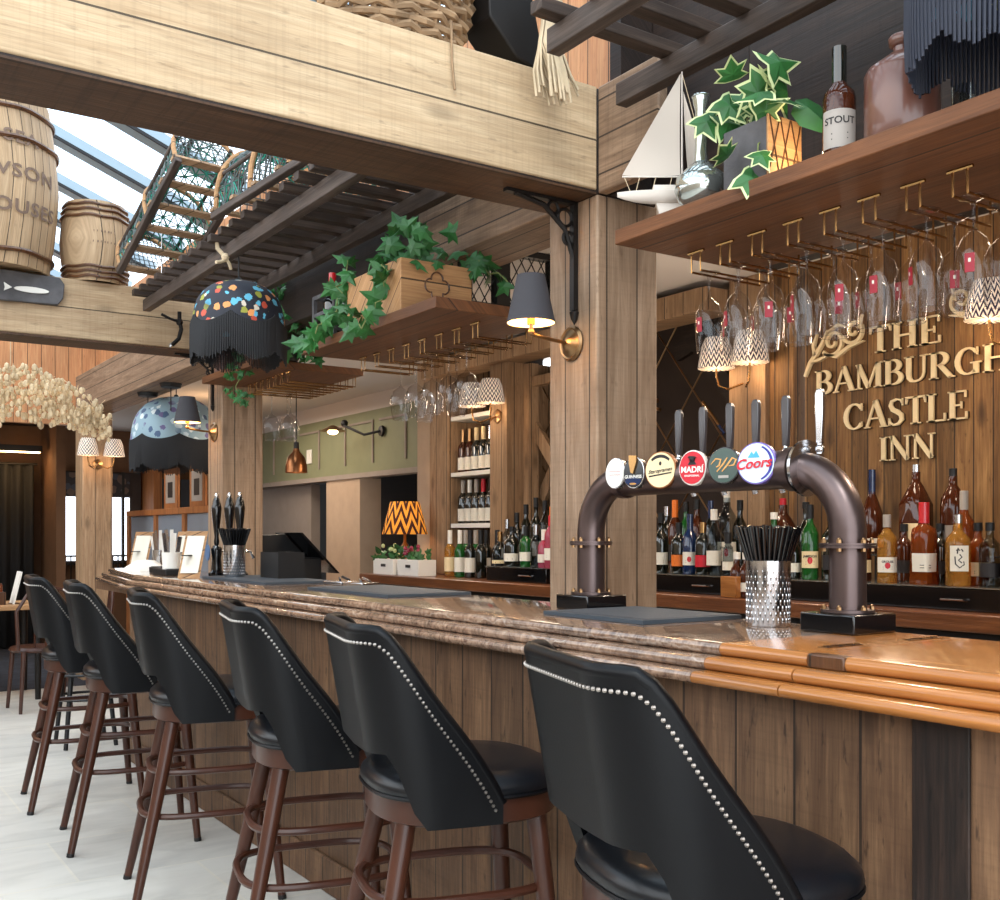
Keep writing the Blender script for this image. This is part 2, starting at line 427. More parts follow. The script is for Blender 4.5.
M['steel'] = plain('polished_steel', (200, 200, 202), .18, 1)
M['brass'] = plain('brass', (176, 136, 88), .25, 1)
M['brass_old'] = plain('aged_brass', (150, 118, 84), .3, 1)
M['copper'] = plain('copper', (150, 100, 66), .3, 1)
M['iron'] = plain('wrought_iron', (26, 22, 20), .5, .3)
M['white'] = plain('white_paint', (226, 222, 214), .6)
M['ceil'] = plain('off_white_ceiling', (206, 198, 192), .8)
M['green_panel'] = plain('sage_green_panelling', (128, 130, 98), .6, var=.05)
M['beige'] = plain('beige_plaster', (184, 160, 136), .8, var=.06)
M['greige'] = plain('grey_plaster', (150, 138, 128), .8, var=.06)
M['brown_wall'] = plain('brown_plaster', (112, 80, 56), .8, var=.1)
M['dark_wall'] = plain('dark_wall', (50, 38, 32), .8, var=.1)
M['glass'] = glass_thin('clear_glass', refl=1.0, alpha=.9)
M['pane'] = glass_thin('window_pane', refl=.4, alpha=.9)
M['roof_glass'] = glass_thin('roof_glass', (244, 250, 255), refl=.15, alpha=.92)
M['bar_blue'] = plain('grey_blue_glazing_bar', (142, 160, 172), .5, 0)
M['gb_dark'] = liquid('dark_bottle_glass', (20, 22, 16), .12)
M['gb_green'] = liquid('green_bottle_glass', (40, 110, 48), .5)
M['gb_amber'] = liquid('amber_spirit', (168, 84, 32), .66)
M['gb_brown'] = liquid('brown_bottle_glass', (92, 44, 22), .5)
M['gb_clear'] = glass_thin('clear_spirit_glass', (214, 222, 226), .9, .82)
M['gb_blue'] = liquid('blue_bottle_glass', (30, 50, 92), .3)
M['gb_pink'] = liquid('pink_spirit', (216, 110, 136), .65)
M['gb_gold'] = liquid('gold_spirit', (216, 162, 74), .72)
M['paper'] = plain('paper_label', (224, 218, 204), .6)
M['paper_grey'] = plain('grey_label', (160, 152, 144), .6)
M['paper_cream'] = plain('cream_label', (226, 204, 160), .6)
M['paper_black'] = plain('black_label', (30, 26, 28), .6)
M['red'] = plain('red', (190, 24, 42), .4)
M['logo_red'] = plain('glass_print_red', (150, 22, 42), .4)
M['wax_red'] = plain('red_wax', (196, 30, 40), .3, coat=.5)
M['orange'] = plain('orange', (216, 110, 30), .4)
M['ink'] = plain('ink', (32, 28, 30), .6)
M['ink_soft'] = plain('faded_stencil_ink', (120, 98, 84), .8)
M['letter'] = plain('gilded_letter', (236, 214, 170), .45, var=.06)
M['letter_side'] = plain('dark_letter_edge', (70, 46, 28), .6)
M['leaf'] = plain('ivy_leaf', (42, 96, 44), .45, var=.45)
M['leaf_l'] = plain('variegated_leaf_margin', (196, 206, 150), .5, var=.1)
M['stem'] = plain('ivy_stem', (110, 120, 70), .7)
M['rope'] = plain('frayed_rope', (196, 176, 146), .9, var=.25)
M['wicker'] = plain('wicker', (150, 122, 92), .8, var=.4)
M['hops'] = plain('dried_hops', (228, 206, 170), .9, var=.3)
M['stone_jar'] = plain('brown_stoneware', (104, 66, 54), .3, coat=.5, var=.12)
M['sail'] = plain('pale_sail_cloth', (196, 184, 172), .8)
M['hull'] = plain('white_hull', (206, 196, 186), .6, var=.06)
M['silver_glass'] = plain('mercury_glass', (176, 182, 178), .12, .85)
M['slate'] = plain('grey_driftwood', (82, 80, 82), .8, var=.4, bump=.5)
M['warm_white'] = plain('lit_shade_inside', (255, 226, 170), .6, emis=(255, 206, 130), es=2.6)
M['bulb'] = plain('glowing_bulb', (255, 236, 200), .4, emis=(255, 214, 150), es=12)
M['shade_grey'] = plain('grey_lampshade', (62, 60, 64), .8)
M['shade_black'] = plain('charcoal_lampshade', (46, 38, 40), .8)
M['zig_small'] = zigzag('chevron_shade', (244, 226, 206), (46, 38, 58), 20, .034, .34, 1.0)
M['zig_lamp'] = zigzag('orange_chevron_shade', (226, 146, 52), (64, 32, 26), 11, .11, .7, 1.0)
M['floral'] = floral('dark_floral_fabric', (38, 40, 50), [(96, 176, 206), (224, 150, 90), (150, 150, 60), (38, 40, 50), (96, 176, 206), (206, 196, 180), (190, 80, 60)], 24)
M['blue_floral'] = floral('pale_blue_floral_fabric', (136, 160, 172), [(190, 206, 214), (70, 90, 120), (100, 90, 130), (206, 214, 214)], 16)
M['fringe'] = plain('dark_silk_fringe', (34, 38, 52), .55)
M['fringe_black'] = plain('black_fringe', (20, 20, 24), .6)
M['curtain'] = plain('black_curtain', (24, 22, 22), .8)
M['net'] = plain('net_twine', (84, 92, 92), .8, var=.6)
M['net_teal'] = plain('teal_twine', (50, 150, 130), .8, var=.2)
M['white_out'] = plain('bright_daylight_blind', (236, 240, 246), .6, emis=(236, 244, 255), es=2.0)
# ---------------------------------------------------------------- the room
def bx(name, mat, a, b, bevel=0, parent=None): return MB().box(a, b).build(name, mat, parent, bevel=bevel)
struct(bx('floor', M['floor'], (-3.3, -2.6, -.06), (4.6, 9.66, 0)))
struct(bx('trim_1', M['carpet'], (-3.3, 9.66, -.06), (4.6, 13.6, 0.004)))
struct(bx('wall_left', M['beige'], (-3.4, -2.6, 0), (-3.3, 13.6, 2.3)))
struct(bx('wall_far', M['brown_wall'], (-3.4, 13.5, 0), (4.6, 13.6, 3.0)))
# wall behind the bar: boards from the diamond recess to the near end
struct(bx('wall_right', M['sign_wall'], (4.0, -2.6, 0), (4.12, 3.36, 2.60)))
struct(bx('ceiling', M['ceil'], (2.57, -2.6, 2.60), (4.6, 13.5, 2.70)))
# dark soffit board over the hanging shelf
struct(bx('trim_2', M['dark_y'], (2.346, -2.6, 2.088), (2.40, 2.178, 3.51)))
struct(bx('trim_15', M['dark_y'], (2.346, 2.18, 2.43), (2.40, 2.60, 3.51)))
struct(bx('trim_3', M['dark_y'], (2.66, 2.95, 2.62), (2.72, 9.0, 3.2)))
# pine cladding above the beams and on the far gable
struct(bx('wall_upper', M['pine'], (2.45, 2.62, 2.77), (2.52, 13.5, 3.47)))
g = MB(); g.prism([(-3.4, 2.35), (2.5, 2.35), (2.5, 3.49), (-3.4, 5.83)], lambda u, v, d: (u, d, v), 10.55, 10.65)
struct(g.build('wall_gable', M['pine'], bevel=0))
struct(bx('ceiling_dining', M['dark_wall'], (-3.4, 10.65, 2.6), (2.6, 13.5, 2.7)))

# glass roof: bars falling towards the bar, panes between
SL = .397
def roofz(x): return 3.7 - SL * (x - 2.0)
rt = thing('glass_roof', 'sloping conservatory glass roof with grey-blue glazing bars above the barrels', 'roof')
rt['kind'] = 'structure'
rt.name = 'ceiling_glass'
pn = MB(); pn.prism([(2.45, roofz(2.45)), (-3.4, roofz(-3.4)), (-3.4, roofz(-3.4) + .012), (2.45, roofz(2.45) + .012)], lambda u, v, d: (u, d, v), -2.6, 10.5)
pn.build('pane', M['roof_glass'], rt, smooth=False)
y = 7.24 - .74 * 13
while y < 10.5:
    b = MB(); b.bar((-3.4, y, roofz(-3.4) - .05), (2.45, y, roofz(2.45) - .05), .115, .08)
    o = b.build('glazing_bar', M['bar_blue'], rt)
    b = MB(); b.bar((-3.4, y - .058, roofz(-3.4) - .085), (2.45, y - .058, roofz(2.45) - .085), .012, .02)
    b.build('black_gasket', M['black'], o)
    y += .74
for x_ in (-.9,):
    MB().bar((x_, -2.6, roofz(x_) - .1), (x_, 10.5, roofz(x_) - .1), .06, .1).build('purlin', M['bar_blue'], rt)

# ---------------------------------------------------------------- timber frame
BZ0, BZ1 = 2.417, 2.765
def tbox(name, mat, a, b, label, cat, bevel=.006, group=None):
    loc = ((a[0] + b[0]) / 2, (a[1] + b[1]) / 2, a[2])
    # geometry stays in room coordinates so that boards line up
    o = MB().box(a, b).build(name, mat, None, bevel=bevel)
    return tag(o, label, cat, group)
tbox('timber_post', M['post'], (2.17, 2.67, 0), (2.43, 2.93, BZ0), 'large square timber post in front of the bar taps, carrying the black sconce', 'post')
tbox('timber_post', M['post'], (2.17, 6.27, 0), (2.43, 6.53, BZ0), 'middle timber post behind the three black beer pumps', 'post')
tbox('timber_post', M['pale_pillar'], (2.17, 9.98, 0), (2.43, 10.26, BZ0), 'farthest timber post with the double chevron wall lamp, at the end of the bar', 'post')
for y0_, y1_, mt_, lb_ in ((2.67, 2.93, 'beam_x', 'massive pale timber beam crossing the top of the picture'), (6.33, 6.58, 'beam_x2', 'second pale cross beam carrying the two wooden barrels')):
    o = tbox('timber_beam', M[mt_], (-3.3, y0_, BZ0 + .012), (2.17, y1_, BZ1), lb_, 'beam', .006)
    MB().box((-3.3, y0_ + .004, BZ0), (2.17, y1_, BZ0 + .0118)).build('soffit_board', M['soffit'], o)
tbox('timber_beam', M['beam_y'], (2.172, 2.38, BZ0 + .001), (2.21, 2.67, BZ1 - .001), 'short boarded beam end behind the model sailing boat', 'beam')
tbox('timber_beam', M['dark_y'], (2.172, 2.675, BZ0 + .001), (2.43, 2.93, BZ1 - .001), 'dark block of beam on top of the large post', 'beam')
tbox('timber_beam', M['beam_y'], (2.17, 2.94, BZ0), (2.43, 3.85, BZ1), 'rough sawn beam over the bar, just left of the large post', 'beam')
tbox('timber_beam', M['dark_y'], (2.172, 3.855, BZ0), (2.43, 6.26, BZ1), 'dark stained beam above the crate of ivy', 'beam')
tbox('timber_beam', M['beam_y'], (2.17, 6.59, BZ0), (2.43, 10.26, BZ1), 'grey beam along the bar beyond the dried hops, ending over the farthest post', 'beam')

struct(bx('trim_12', M['dark_y'], (2.215, 2.605, BZ0), (2.40, 2.66, 3.51)))
# ---------------------------------------------------------------- bar counter
BT = 1.08
bar = thing('bar_counter', 'long bar front of worn vertical timber boards behind the stools', 'bar counter', (0, 0, 0))
MB().box((1.64, -2.0, 0), (1.70, 6.33, .999)).box((1.95, 6.33, 0), (2.02, 7.45, .999)).box((1.70, 6.27, 0), (2.0, 6.33, .999)).build('board_front', M['bar_front'], bar)
MB().box((1.622, -2.0, 0), (1.6395, 6.34, .13)).build('skirting', M['bar_front'], bar, bevel=.006)
MB().box((1.632, 1.028, .131), (1.6395, 1.137, .998)).build('dark_board', M['char_board'], bar, bevel=.002)['label'] = 'single blackened board'
MB().box((2.10, -2.0, 0), (2.16, 7.45, 1.0)).build('inner_side', M['dark_wall'], bar)
MB().box((1.701, -2.0, .95), (2.099, 7.45, .999)).build('worktop_support', M['bar_front'], bar)

def lip_profile(x0=1.64, top=BT, back=2.168, n=6):
    """three rounded noses stepping outwards and down"""
    pts = [(back, top)]
    for xo, z1, z0 in ((x0, top, top - .028), (x0 - .045, top - .028, top - .055), (x0 - .085, top - .055, top - .08)):
        r = (z1 - z0) / 2
        for i in range(n + 1):
            a = PI / 2 + PI * i / n
            pts.append((xo + r + r * math.cos(a) * 1.0, z1 - r + r * math.sin(a)))
    pts.append((back, top - .08)); return pts
YJ = 1.61
mt = MB(); mt.prism(lip_profile(), lambda u, v, d: (u, d, v), YJ, 6.25)
# far end turns gently away
pf = lip_profile()
A = [(u, 6.25, v) for u, v in pf]; B = [(u + (.17 if u < 2 else 0), 7.55, v) for u, v in pf]
va = [mt.v(p) for p in A]; vb = [mt.v(p) for p in B]
for i in range(len(pf)): mt.f((va[i], va[(i + 1) % len(pf)], vb[(i + 1) % len(pf)], vb[i]))
mt.f(va[::-1]); mt.f(vb)
tag(mt.build('marble_worktop', M['marble'], ang=50), 'polished brown marble bar top with a stepped edge', 'worktop')
hatch = thing('wooden_worktop', 'golden oak section of bar top at the near end with hinged flap', 'worktop')
MB().prism(lip_profile(), lambda u, v, d: (u, d, v), 1.375, YJ - .002).build('fixed_section', M['oak'], hatch, ang=50)
MB().prism(lip_profile(), lambda u, v, d: (u, d, v), -2.0, 1.371).build('flap', M['oak'], hatch, ang=50)
MB().box((1.6365, 1.285, BT - .0275), (1.668, 1.372, BT + .0008)).build('edge_block', M['oak_end'], hatch, bevel=.004)
for (x_, y_) in ((1.80, 1.42), (2.07, 1.42)):
    h = MB().box((x_ - .06, y_ - .012, BT - .002), (x_ + .06, y_ + .012, BT + .0015))
    for k in range(5): h.cyl((x_ - .058 + k * .024, y_, BT + .001), (x_ - .038 + k * .024, y_, BT + .001), .004, n=8)
    hg = h.build('hinge', M['brass_old'], hatch)
    s = MB()
    for k in range(6): s.cyl((x_ - .05 + k * .02, y_ + (.008 if k % 2 else -.008), BT + .001), (x_ - .05 + k * .02, y_ + (.008 if k % 2 else -.008), BT + .003), .003, n=8)
    s.build('screw', M['black'], hg)

# ---------------------------------------------------------------- bar stools
def superel(a, b, t, n=2.8):
    c, s = math.cos(t), math.sin(t)
    return a * math.copysign(abs(c) ** (2 / n), c), b * math.copysign(abs(s) ** (2 / n), s)

HW, XB, XF = .225, -.23, .035     # back shell: half width, back position, wing front
def path_pts():
    """plan of the shell from far wing tip (+y) round the back to the near tip (-y): (x, y, nx, ny, s)"""
    rc = .10; P = []
    n1 = 10
    for i in range(n1): P.append((XF + (XB + rc - XF) * i / n1, HW))
    for i in range(9): a = PI / 2 + PI / 2 * i / 8; P.append((XB + rc + rc * math.cos(a), HW - rc + rc * math.sin(a)))
    for i in range(1, 14): P.append((XB, HW - rc - (2 * (HW - rc)) * i / 14))
    for i in range(9): a = PI + PI / 2 * i / 8; P.append((XB + rc + rc * math.cos(a), -HW + rc + rc * math.sin(a)))
    for i in range(1, n1 + 1): P.append((XB + rc + (XF - XB - rc) * i / n1, -HW))
    return P
def smooth01(t): t = max(0, min(1, t)); return t * t * (3 - 2 * t)
PP = path_pts()
_S = [0.0]
for _a, _b in zip(PP, PP[1:]): _S.append(_S[-1] + math.hypot(_b[0] - _a[0], _b[1] - _a[1]))
_HL = _S[-1] / 2
def ztop(i):
    t = (abs(_S[i] - _HL) / _HL - .48) / .52
    if t <= 0: return 1.098
    g = 2.78 * t * t if t < .2 else .111 + (t - .2) * .889 / .8
    return 1.098 - .398 * g
def zbot(i):
    x, y = PP[i]
    t = smooth01((abs(_S[i] - _HL) / _HL - .46) / .12)
    return .825 - (.825 - .655) * t - .012 * (1 - min(1, abs(y) / HW)) 
def shell_pt(i, v, off=0.0):
    x, y = PP[i]; z = zbot(i) + (ztop(i) - zbot(i)) * v
    a = PP[max(0, i - 1)]; b = PP[min(len(PP) - 1, i + 1)]
    tx, ty = b[0] - a[0], b[1] - a[1]; L = math.hypot(tx, ty); nx, ny = ty / L, -tx / L     # outwards
    if nx * (x - 0) + ny * y < 0: nx, ny = -nx, -ny
    lean = -(z - .72) * .17; wid = 1 + (z - .72) * .10
    return Vector(((x + nx * off) + lean * smooth01((.05 - x) / .15), (y + ny * off) * wid, z))

def make_stool(dark=False):
    t = thing('bar_stool', 'x', 'stool')
    lg = M['walnut'] if not dark else M['black']
    # seat
    b = MB(); n = 40
    prof = [(0, .770), (.12, .770), (.185, .767), (.215, .758), (.232, .742), (.236, .724), (.230, .712), (.0, .712)]
    rings = []
    for r, z in prof:
        if r == 0: rings.append([b.v((0, 0, z))]); continue
        rings.append([b.v((superel(r * 1.0, r, 2 * PI * i / n, 2.6)[0], superel(r, r, 2 * PI * i / n, 2.6)[1], z)) for i in range(n)])
    for p, q in zip(rings, rings[1:]):
        for i in range(n):
            if len(p) == 1: b.f((p[0], q[i], q[(i + 1) % n]))
            elif len(q) == 1: b.f((p[i], q[0], p[(i + 1) % n]))
            else: b.f((p[i], q[i], q[(i + 1) % n], p[(i + 1) % n]))
    sc_ = b.build('seat_cushion', M['leather_seat'], t, ang=60)
    b = MB(); b.tube([(superel(.233, .233, 2 * PI * i / n, 2.6)[0], superel(.233, .233, 2 * PI * i / n, 2.6)[1], .7135) for i in range(n)], .005, 6, True)
    b.build('piping', M['leather'], sc_)
    b = MB(); rings = []
    for r, z in ((.0, .711), (.224, .711), (.224, .655), (.212, .648), (0, .648)):
        rings.append([b.v((0, 0, z))] if r == 0 else [b.v((*superel(r, r, 2 * PI * i / n, 2.6), z)) for i in range(n)])
    for p, q in zip(rings, rings[1:]):
        for i in range(n):
            if len(p) == 1: b.f((p[0], q[i], q[(i + 1) % n]))
            elif len(q) == 1: b.f((p[i], q[0], p[(i + 1) % n]))
            else: b.f((p[i], q[i], q[(i + 1) % n], p[(i + 1) % n]))
    b.build('seat_frame', lg, t, ang=50)
    # legs
    feet = [(-.30, .225), (-.30, -.225), (.205, .215), (.205, -.215)]
    tops = [(-.165, .135), (-.165, -.135), (.15, .14), (.15, -.14)]
    for (fx, fy), (tx, ty) in zip(feet, tops):
        b = MB(); b.tube([(tx, ty, .655), (tx + (fx - tx) * .35, ty + (fy - ty) * .35, .426), (fx, fy, .012)], [.025, .0225, .0145], 12)
        l = b.build('leg', lg, t, ang=60)
        MB().cyl((fx, fy, .015), (fx + (fx - tx) * .02, fy + (fy - ty) * .02, 0), .0155, .0155).build('foot_glide', M['black'], l)
    # two bent-wood rings round the legs
    for z, k in ((.475, 0), (.325, 1)):
        f = (.655 - z) / .655
        x0 = -.165 - .135 * f - .035; x1 = .15 + .055 * f + .03; hy = .137 + .088 * f + .018
        cx, ax = (x0 + x1) / 2, (x1 - x0) / 2
        b = MB(); b.tube([(cx + superel(ax, hy, 2 * PI * i / 48, 3.4)[0], superel(ax, hy, 2 * PI * i / 48, 3.4)[1], z) for i in range(48)], .0115, 8, True)
        b.build('foot_ring', lg, t)
    # back shell
    nv = 14; m = len(PP)
    b = MB(); o = [[b.v(shell_pt(i, j / nv, .014)) for j in range(nv + 1)] for i in range(m)]
    q = [[b.v(shell_pt(i, j / nv, -.014)) for j in range(nv + 1)] for i in range(m)]
    for i in range(m - 1):
        for j in range(nv):
            b.f((o[i][j], o[i + 1][j], o[i + 1][j + 1], o[i][j + 1])); b.f((q[i][j], q[i][j + 1], q[i + 1][j + 1], q[i + 1][j]))
        b.f((o[i][0], q[i][0], q[i + 1][0], o[i + 1][0])); b.f((o[i][nv], o[i + 1][nv], q[i + 1][nv], q[i][nv]))
    for i in (0, m - 1):
        for j in range(nv): b.f((o[i][j], o[i][j + 1], q[i][j + 1], q[i][j]))
    bk = b.build('backrest', M['leather'], t, ang=55)
    b = MB(); pts = [shell_pt(i, 1.0, 0) for i in range(m)]
    b.tube(pts, .0150, 10); b.build('top_roll', M['leather'], bk)
    # stud line just below the roll, on the outside
    b = MB(); line = []
    for i in range(m):
        h = ztop(i) - zbot(i); tt = abs(_S[i] - _HL) / _HL; dz = .026 + .022 * smooth01((tt - .48) / .2)
        line.append(shell_pt(i, max(0, 1 - dz / max(h, .02)), .0155))
    acc = 0; sp_ = .0122; last = line[1]
    for a_, c_ in zip(line[1:-2], line[2:-1]):
        d = (c_ - a_).length; k = acc
        while k < d:
            b.ball(a_ + (c_ - a_) * (k / d), .0042, 6); k += sp_
        acc = k - d
    b.build('stud_trim', M['nail'], bk)
    return t
stool0 = make_stool()
SP = [(1.365, 1.35, -17), (1.365, 2.22, -15), (1.345, 2.93, -13), (1.31, 3.85, -12), (1.27, 4.72, -8), (1.25, 5.52, -6)]
SL_ = ['nearest bar stool, black with studded back, beside the oak bar top',
       'studded black leather bar stool, second nearest, with its whole seat visible before the marble edge',
       'studded black bar stool, third from the nearest, in the middle of the row',
       'studded black bar stool, third from the far end, its legs in full view',
       'studded black bar stool, second from the far end, half covering the farthest one',
       'farthest studded black bar stool of the row, at the left end beside the dining table']
for i, (x, y, a) in enumerate(SP):
    o = stool0 if i == 0 else dup(stool0, (x, y, 0))
    o.location = (x, y, 0); o.rotation_euler = (0, 0, R(a)); o['label'] = SL_[i]; o['group'] = 'studded bar stools along the counter'
# a plain dark stool beyond the end of the counter
t = thing('low_bar_stool', 'dark backless stool whose black legs show behind the farthest studded stool', 'stool', (1.53, 6.95, 0))
MB().lathe([(0, .66), (.16, .66), (.18, .65), (.18, .625), (0, .62)], n=24).build('seat_cushion', M['leather'], t)
for a in range(4):
    c, s = math.cos(PI / 4 + a * PI / 2), math.sin(PI / 4 + a * PI / 2)
    MB().tube([(.13 * c, .13 * s, .625), (.21 * c, .21 * s, 0)], [.017, .013], 10).build('leg', M['black'], t)
for z in (.30, .45):
    MB().tube([(.19 * math.cos(2 * PI * i / 24), .19 * math.sin(2 * PI * i / 24), z) for i in range(24)], .009, 6, True).build('foot_ring', M['black'], t)
# ---------------------------------------------------------------- back bar wall
struct(bx('wall_recess', M['dark_wall'], (4.35, 3.3, 0), (4.45, 5.75, 2.60)))
struct(bx('trim_4', M['pale_pillar'], (3.955, 3.57, 1.031), (4.35, 3.81, 2.60), .004))
struct(bx('trim_5', M['sign_wall'], (3.985, 3.42, 1.031), (4.3, 3.57, 2.60), .004))
struct(bx('trim_6', M['pale_pillar'], (3.86, 5.68, 1.031), (4.40, 5.88, 2.44), .004))
struct(bx('trim_7', M['pale_pillar'], (3.86, 6.42, 1.031), (4.40, 6.68, 2.60), .004))
struct(bx('trim_8', M['pale_pillar'], (3.80, 3.82, 2.44), (4.0, 6.70, 2.56), .004))
struct(bx('wall_cabinet', M['dark_wall'], (4.2, 5.88, 0), (4.3, 6.42, 2.60)))
struct(bx('wall_beige', M['beige'], (3.95, 6.68, 0), (4.45, 7.02, 2.60)))
struct(bx('wall_base', M['dark_wall'], (3.85, -2.6, 0), (3.94, 7.0, .96)))
struct(bx('wall_near', M['dark_wall'], (2.5, -2.7, 0), (4.6, -2.6, 2.7)))
# far service wall: white band, sage green panelling, openings below
struct(bx('wall_service', M['ceil'], (4.4, 7.03, 2.45), (4.5, 13.5, 2.60)))
gp = MB().box((4.4, 7.03, 1.88), (4.5, 13.5, 2.45))
struct(gp.build('wall_panelling', M['green_panel']))
b = MB()
for y in (7.42, 8.0, 8.62, 9.2, 9.8, 10.4, 11.0): b.box((4.385, y, 1.97), (4.399, y + .02, 2.36))
for y in (8.0, 8.62, 9.2, 9.8, 10.4): b.box((4.385, y + .02, 2.34), (4.399, y + .5, 2.36))
struct(b.build('trim_9', M['greige']))
struct(bx('trim_10', M['greige'], (4.36, 7.03, 1.84), (4.5, 13.5, 1.885)))
struct(bx('wall_pillar', M['beige'], (4.38, 8.87, 0), (4.6, 9.61, 1.84)))
struct(bx('wall_back', M['greige'], (4.5, 10.25, 0), (4.6, 13.5, 1.84)))
struct(bx('wall_passage', M['dark_wall'], (5.2, 7.4, 0), (5.3, 13.6, 2.6)))
struct(bx('floor_passage', M['carpet'], (4.6, 7.4, -.06), (5.3, 13.6, 0)))
struct(bx('ceiling_passage', M['dark_wall'], (4.6, 7.4, 2.6), (5.3, 13.6, 2.7)))
struct(bx('wall_end', M['brown_wall'], (4.6, 7.3, 0), (5.3, 7.4, 2.6)))
# slanting stair soffit in the dark opening
g = MB(); g.prism([(8.9, 1.84), (7.5, 1.84), (7.5, .9)], lambda u, v, d: (d, u, v), 5.0, 5.15)
struct(g.build('trim_11', M['brown_wall']))

# back counter
bc = thing('back_counter', 'brown wooden counter running along the wall under the bottles', 'counter')
MB().box((3.45, -2.0, .965), (3.94, 7.0, 1.03)).build('counter_top', M['counter'], bc, bevel=.006)
MB().box((3.52, -2.0, 0), (3.84, 7.0, .964)).build('cabinet_front', M['black'], bc)
# low glass-topped steps
def step(y0, y1, x0=3.56, z=1.12, label='', z0=1.031, x1=3.98):
    t = thing('bottle_step', label, 'shelf')
    MB().box((x0, y0, z0), (x1, y1, z - .006)).build('box', M['black_gloss'], t, bevel=.003)
    MB().box((x0 - .01, y0 - .005, z - .005), (x1, y1 + .005, z)).build('glass_top', M['silver_glass'], t)
    k = y0 + .2
    while k < y1:
        MB().tube([(x0 - .001, k - .05, z - .05), (x0 - .02, k - .045, z - .048), (x0 - .02, k + .045, z - .048), (x0 - .001, k + .05, z - .05)], .004, 6).build('handle', M['steel'], t)
        k += .45
    return t
step(1.2, 3.32, label='low black glass-topped step under the whisky bottles below the sign')
step(3.40, 4.27, label='low black step under the spirits seen between large post and chevron wall lamp')
step(4.84, 5.46, label='low black step under the spirits left of the large post')
up = thing('raised_shelf', 'narrow raised glass shelf holding the back row of whisky', 'shelf')
MB().box((3.80, 1.2, 1.222), (3.98, 2.88, 1.23)).build('glass_plate', M['silver_glass'], up)
for y in (1.3, 2.0, 2.82): MB().box((3.82, y, 1.1205), (3.96, y + .02, 1.2215)).build('bracket', M['black'], up)
tag(bx('wood_block', M['oak'], (3.47, 3.30, 1.031), (3.555, 3.395, 1.125), .003), 'small oak block on the back counter beside the juice bottles', 'block')

# wine cabinet shelves
cab = thing('wine_shelves', 'tall open wine cabinet built into the back wall', 'shelving')
for z in (1.36, 1.72, 2.115): MB().box((3.88, 5.885, z), (4.19, 6.415, z + .03)).build('shelf', M['white'], cab, bevel=.002)

# diagonal braces and leaded lattice in the recess
br = thing('timber_lattice', 'crossed timber braces with leaded diamond panes behind the large post', 'lattice')
def ypt(y, z, x=4.05): return (x, y, z)
MB().bar(ypt(5.66, 2.05), ypt(4.9, 1.2), .03, .09).bar(ypt(5.62, 1.55, 4.1), ypt(4.9, 2.5, 4.1), .03, .09).build('brace', M['pale_pillar'], br)
MB().box((3.99, 5.60, 1.03), (4.06, 5.675, 2.43)).box((4.0, 5.27, 2.28), (4.05, 5.60, 2.34)).build('frame_board', M['pale_pillar'], br)
b = MB()
for sg in (1, -1):
    for k in range(-6, 9):
        c0 = 3.85 + .42 * k; seg = []
        for z in (1.1, 2.55):
            seg.append((c0 + sg * (z - 1.1) * .8 + (1.2 if sg < 0 else 0), z))
        (ya, za), (yb, zb) = seg
        lo, hi = 0.0, 1.0
        for lim, s_ in ((3.85, 1), (5.64, -1)):
            fa, fb = (ya - lim) * s_, (yb - lim) * s_
            if fa < 0 and fb < 0: lo = 2
            elif fa < 0: lo = max(lo, fa / (fa - fb))
            elif fb < 0: hi = min(hi, fa / (fa - fb))
        if hi - lo > .05:
            b.cyl(ypt(ya + (yb - ya) * lo, za + (zb - za) * lo, 4.12), ypt(ya + (yb - ya) * hi, za + (zb - za) * hi, 4.12), .005, n=6)
b.build('lead_line', M['brass_old'], br)
MB().bar(ypt(4.42, 2.55, 4.2), ypt(3.83, 1.85, 4.2), .03, .10).bar(ypt(4.5, 2.36, 4.25), ypt(3.83, 2.56, 4.25), .03, .1).build('brace', M['dark_y'], br)
ar = thing('copper_arch', 'curved copper-coloured arch in the dark recess right of the large post', 'arch')
def arc(cx, cz, r, a0, a1, x, n=16): return [(x, cx + r * math.cos(a0 + (a1 - a0) * i / n), cz + r * math.sin(a0 + (a1 - a0) * i / n)) for i in range(n + 1)]
MB().tube(arc(4.62, 1.55, .55, 0.05, PI * .62, 4.02) , .014, 8).build('rim', M['copper'], ar)
MB().tube(arc(4.62, 1.55, .50, -.5, PI * .62, 4.06), .01, 8).build('inner_rim', M['brass_old'], ar)
MB().box((4.0, 4.02, 1.031), (4.06, 5.2, 1.06)).build('base_rail', M['black'], ar)
t = thing('brass_rod_light', 'slim brass strip light crossing the dark lattice above the tap handles', 'light')
MB().cyl((3.98, 4.02, 2.01), (3.98, 3.86, 1.83), .008, n=8).build('rod', M['brass'], t)
MB().cyl((3.975, 3.90, 1.875), (3.975, 3.86, 1.83), .0085, n=8).build('blue_tip', M['gb_blue'], t)
MB().cyl((3.98, 3.86, 1.83), (4.12, 3.84, 1.80), .006, n=8).build('bracket', M['brass'], t)

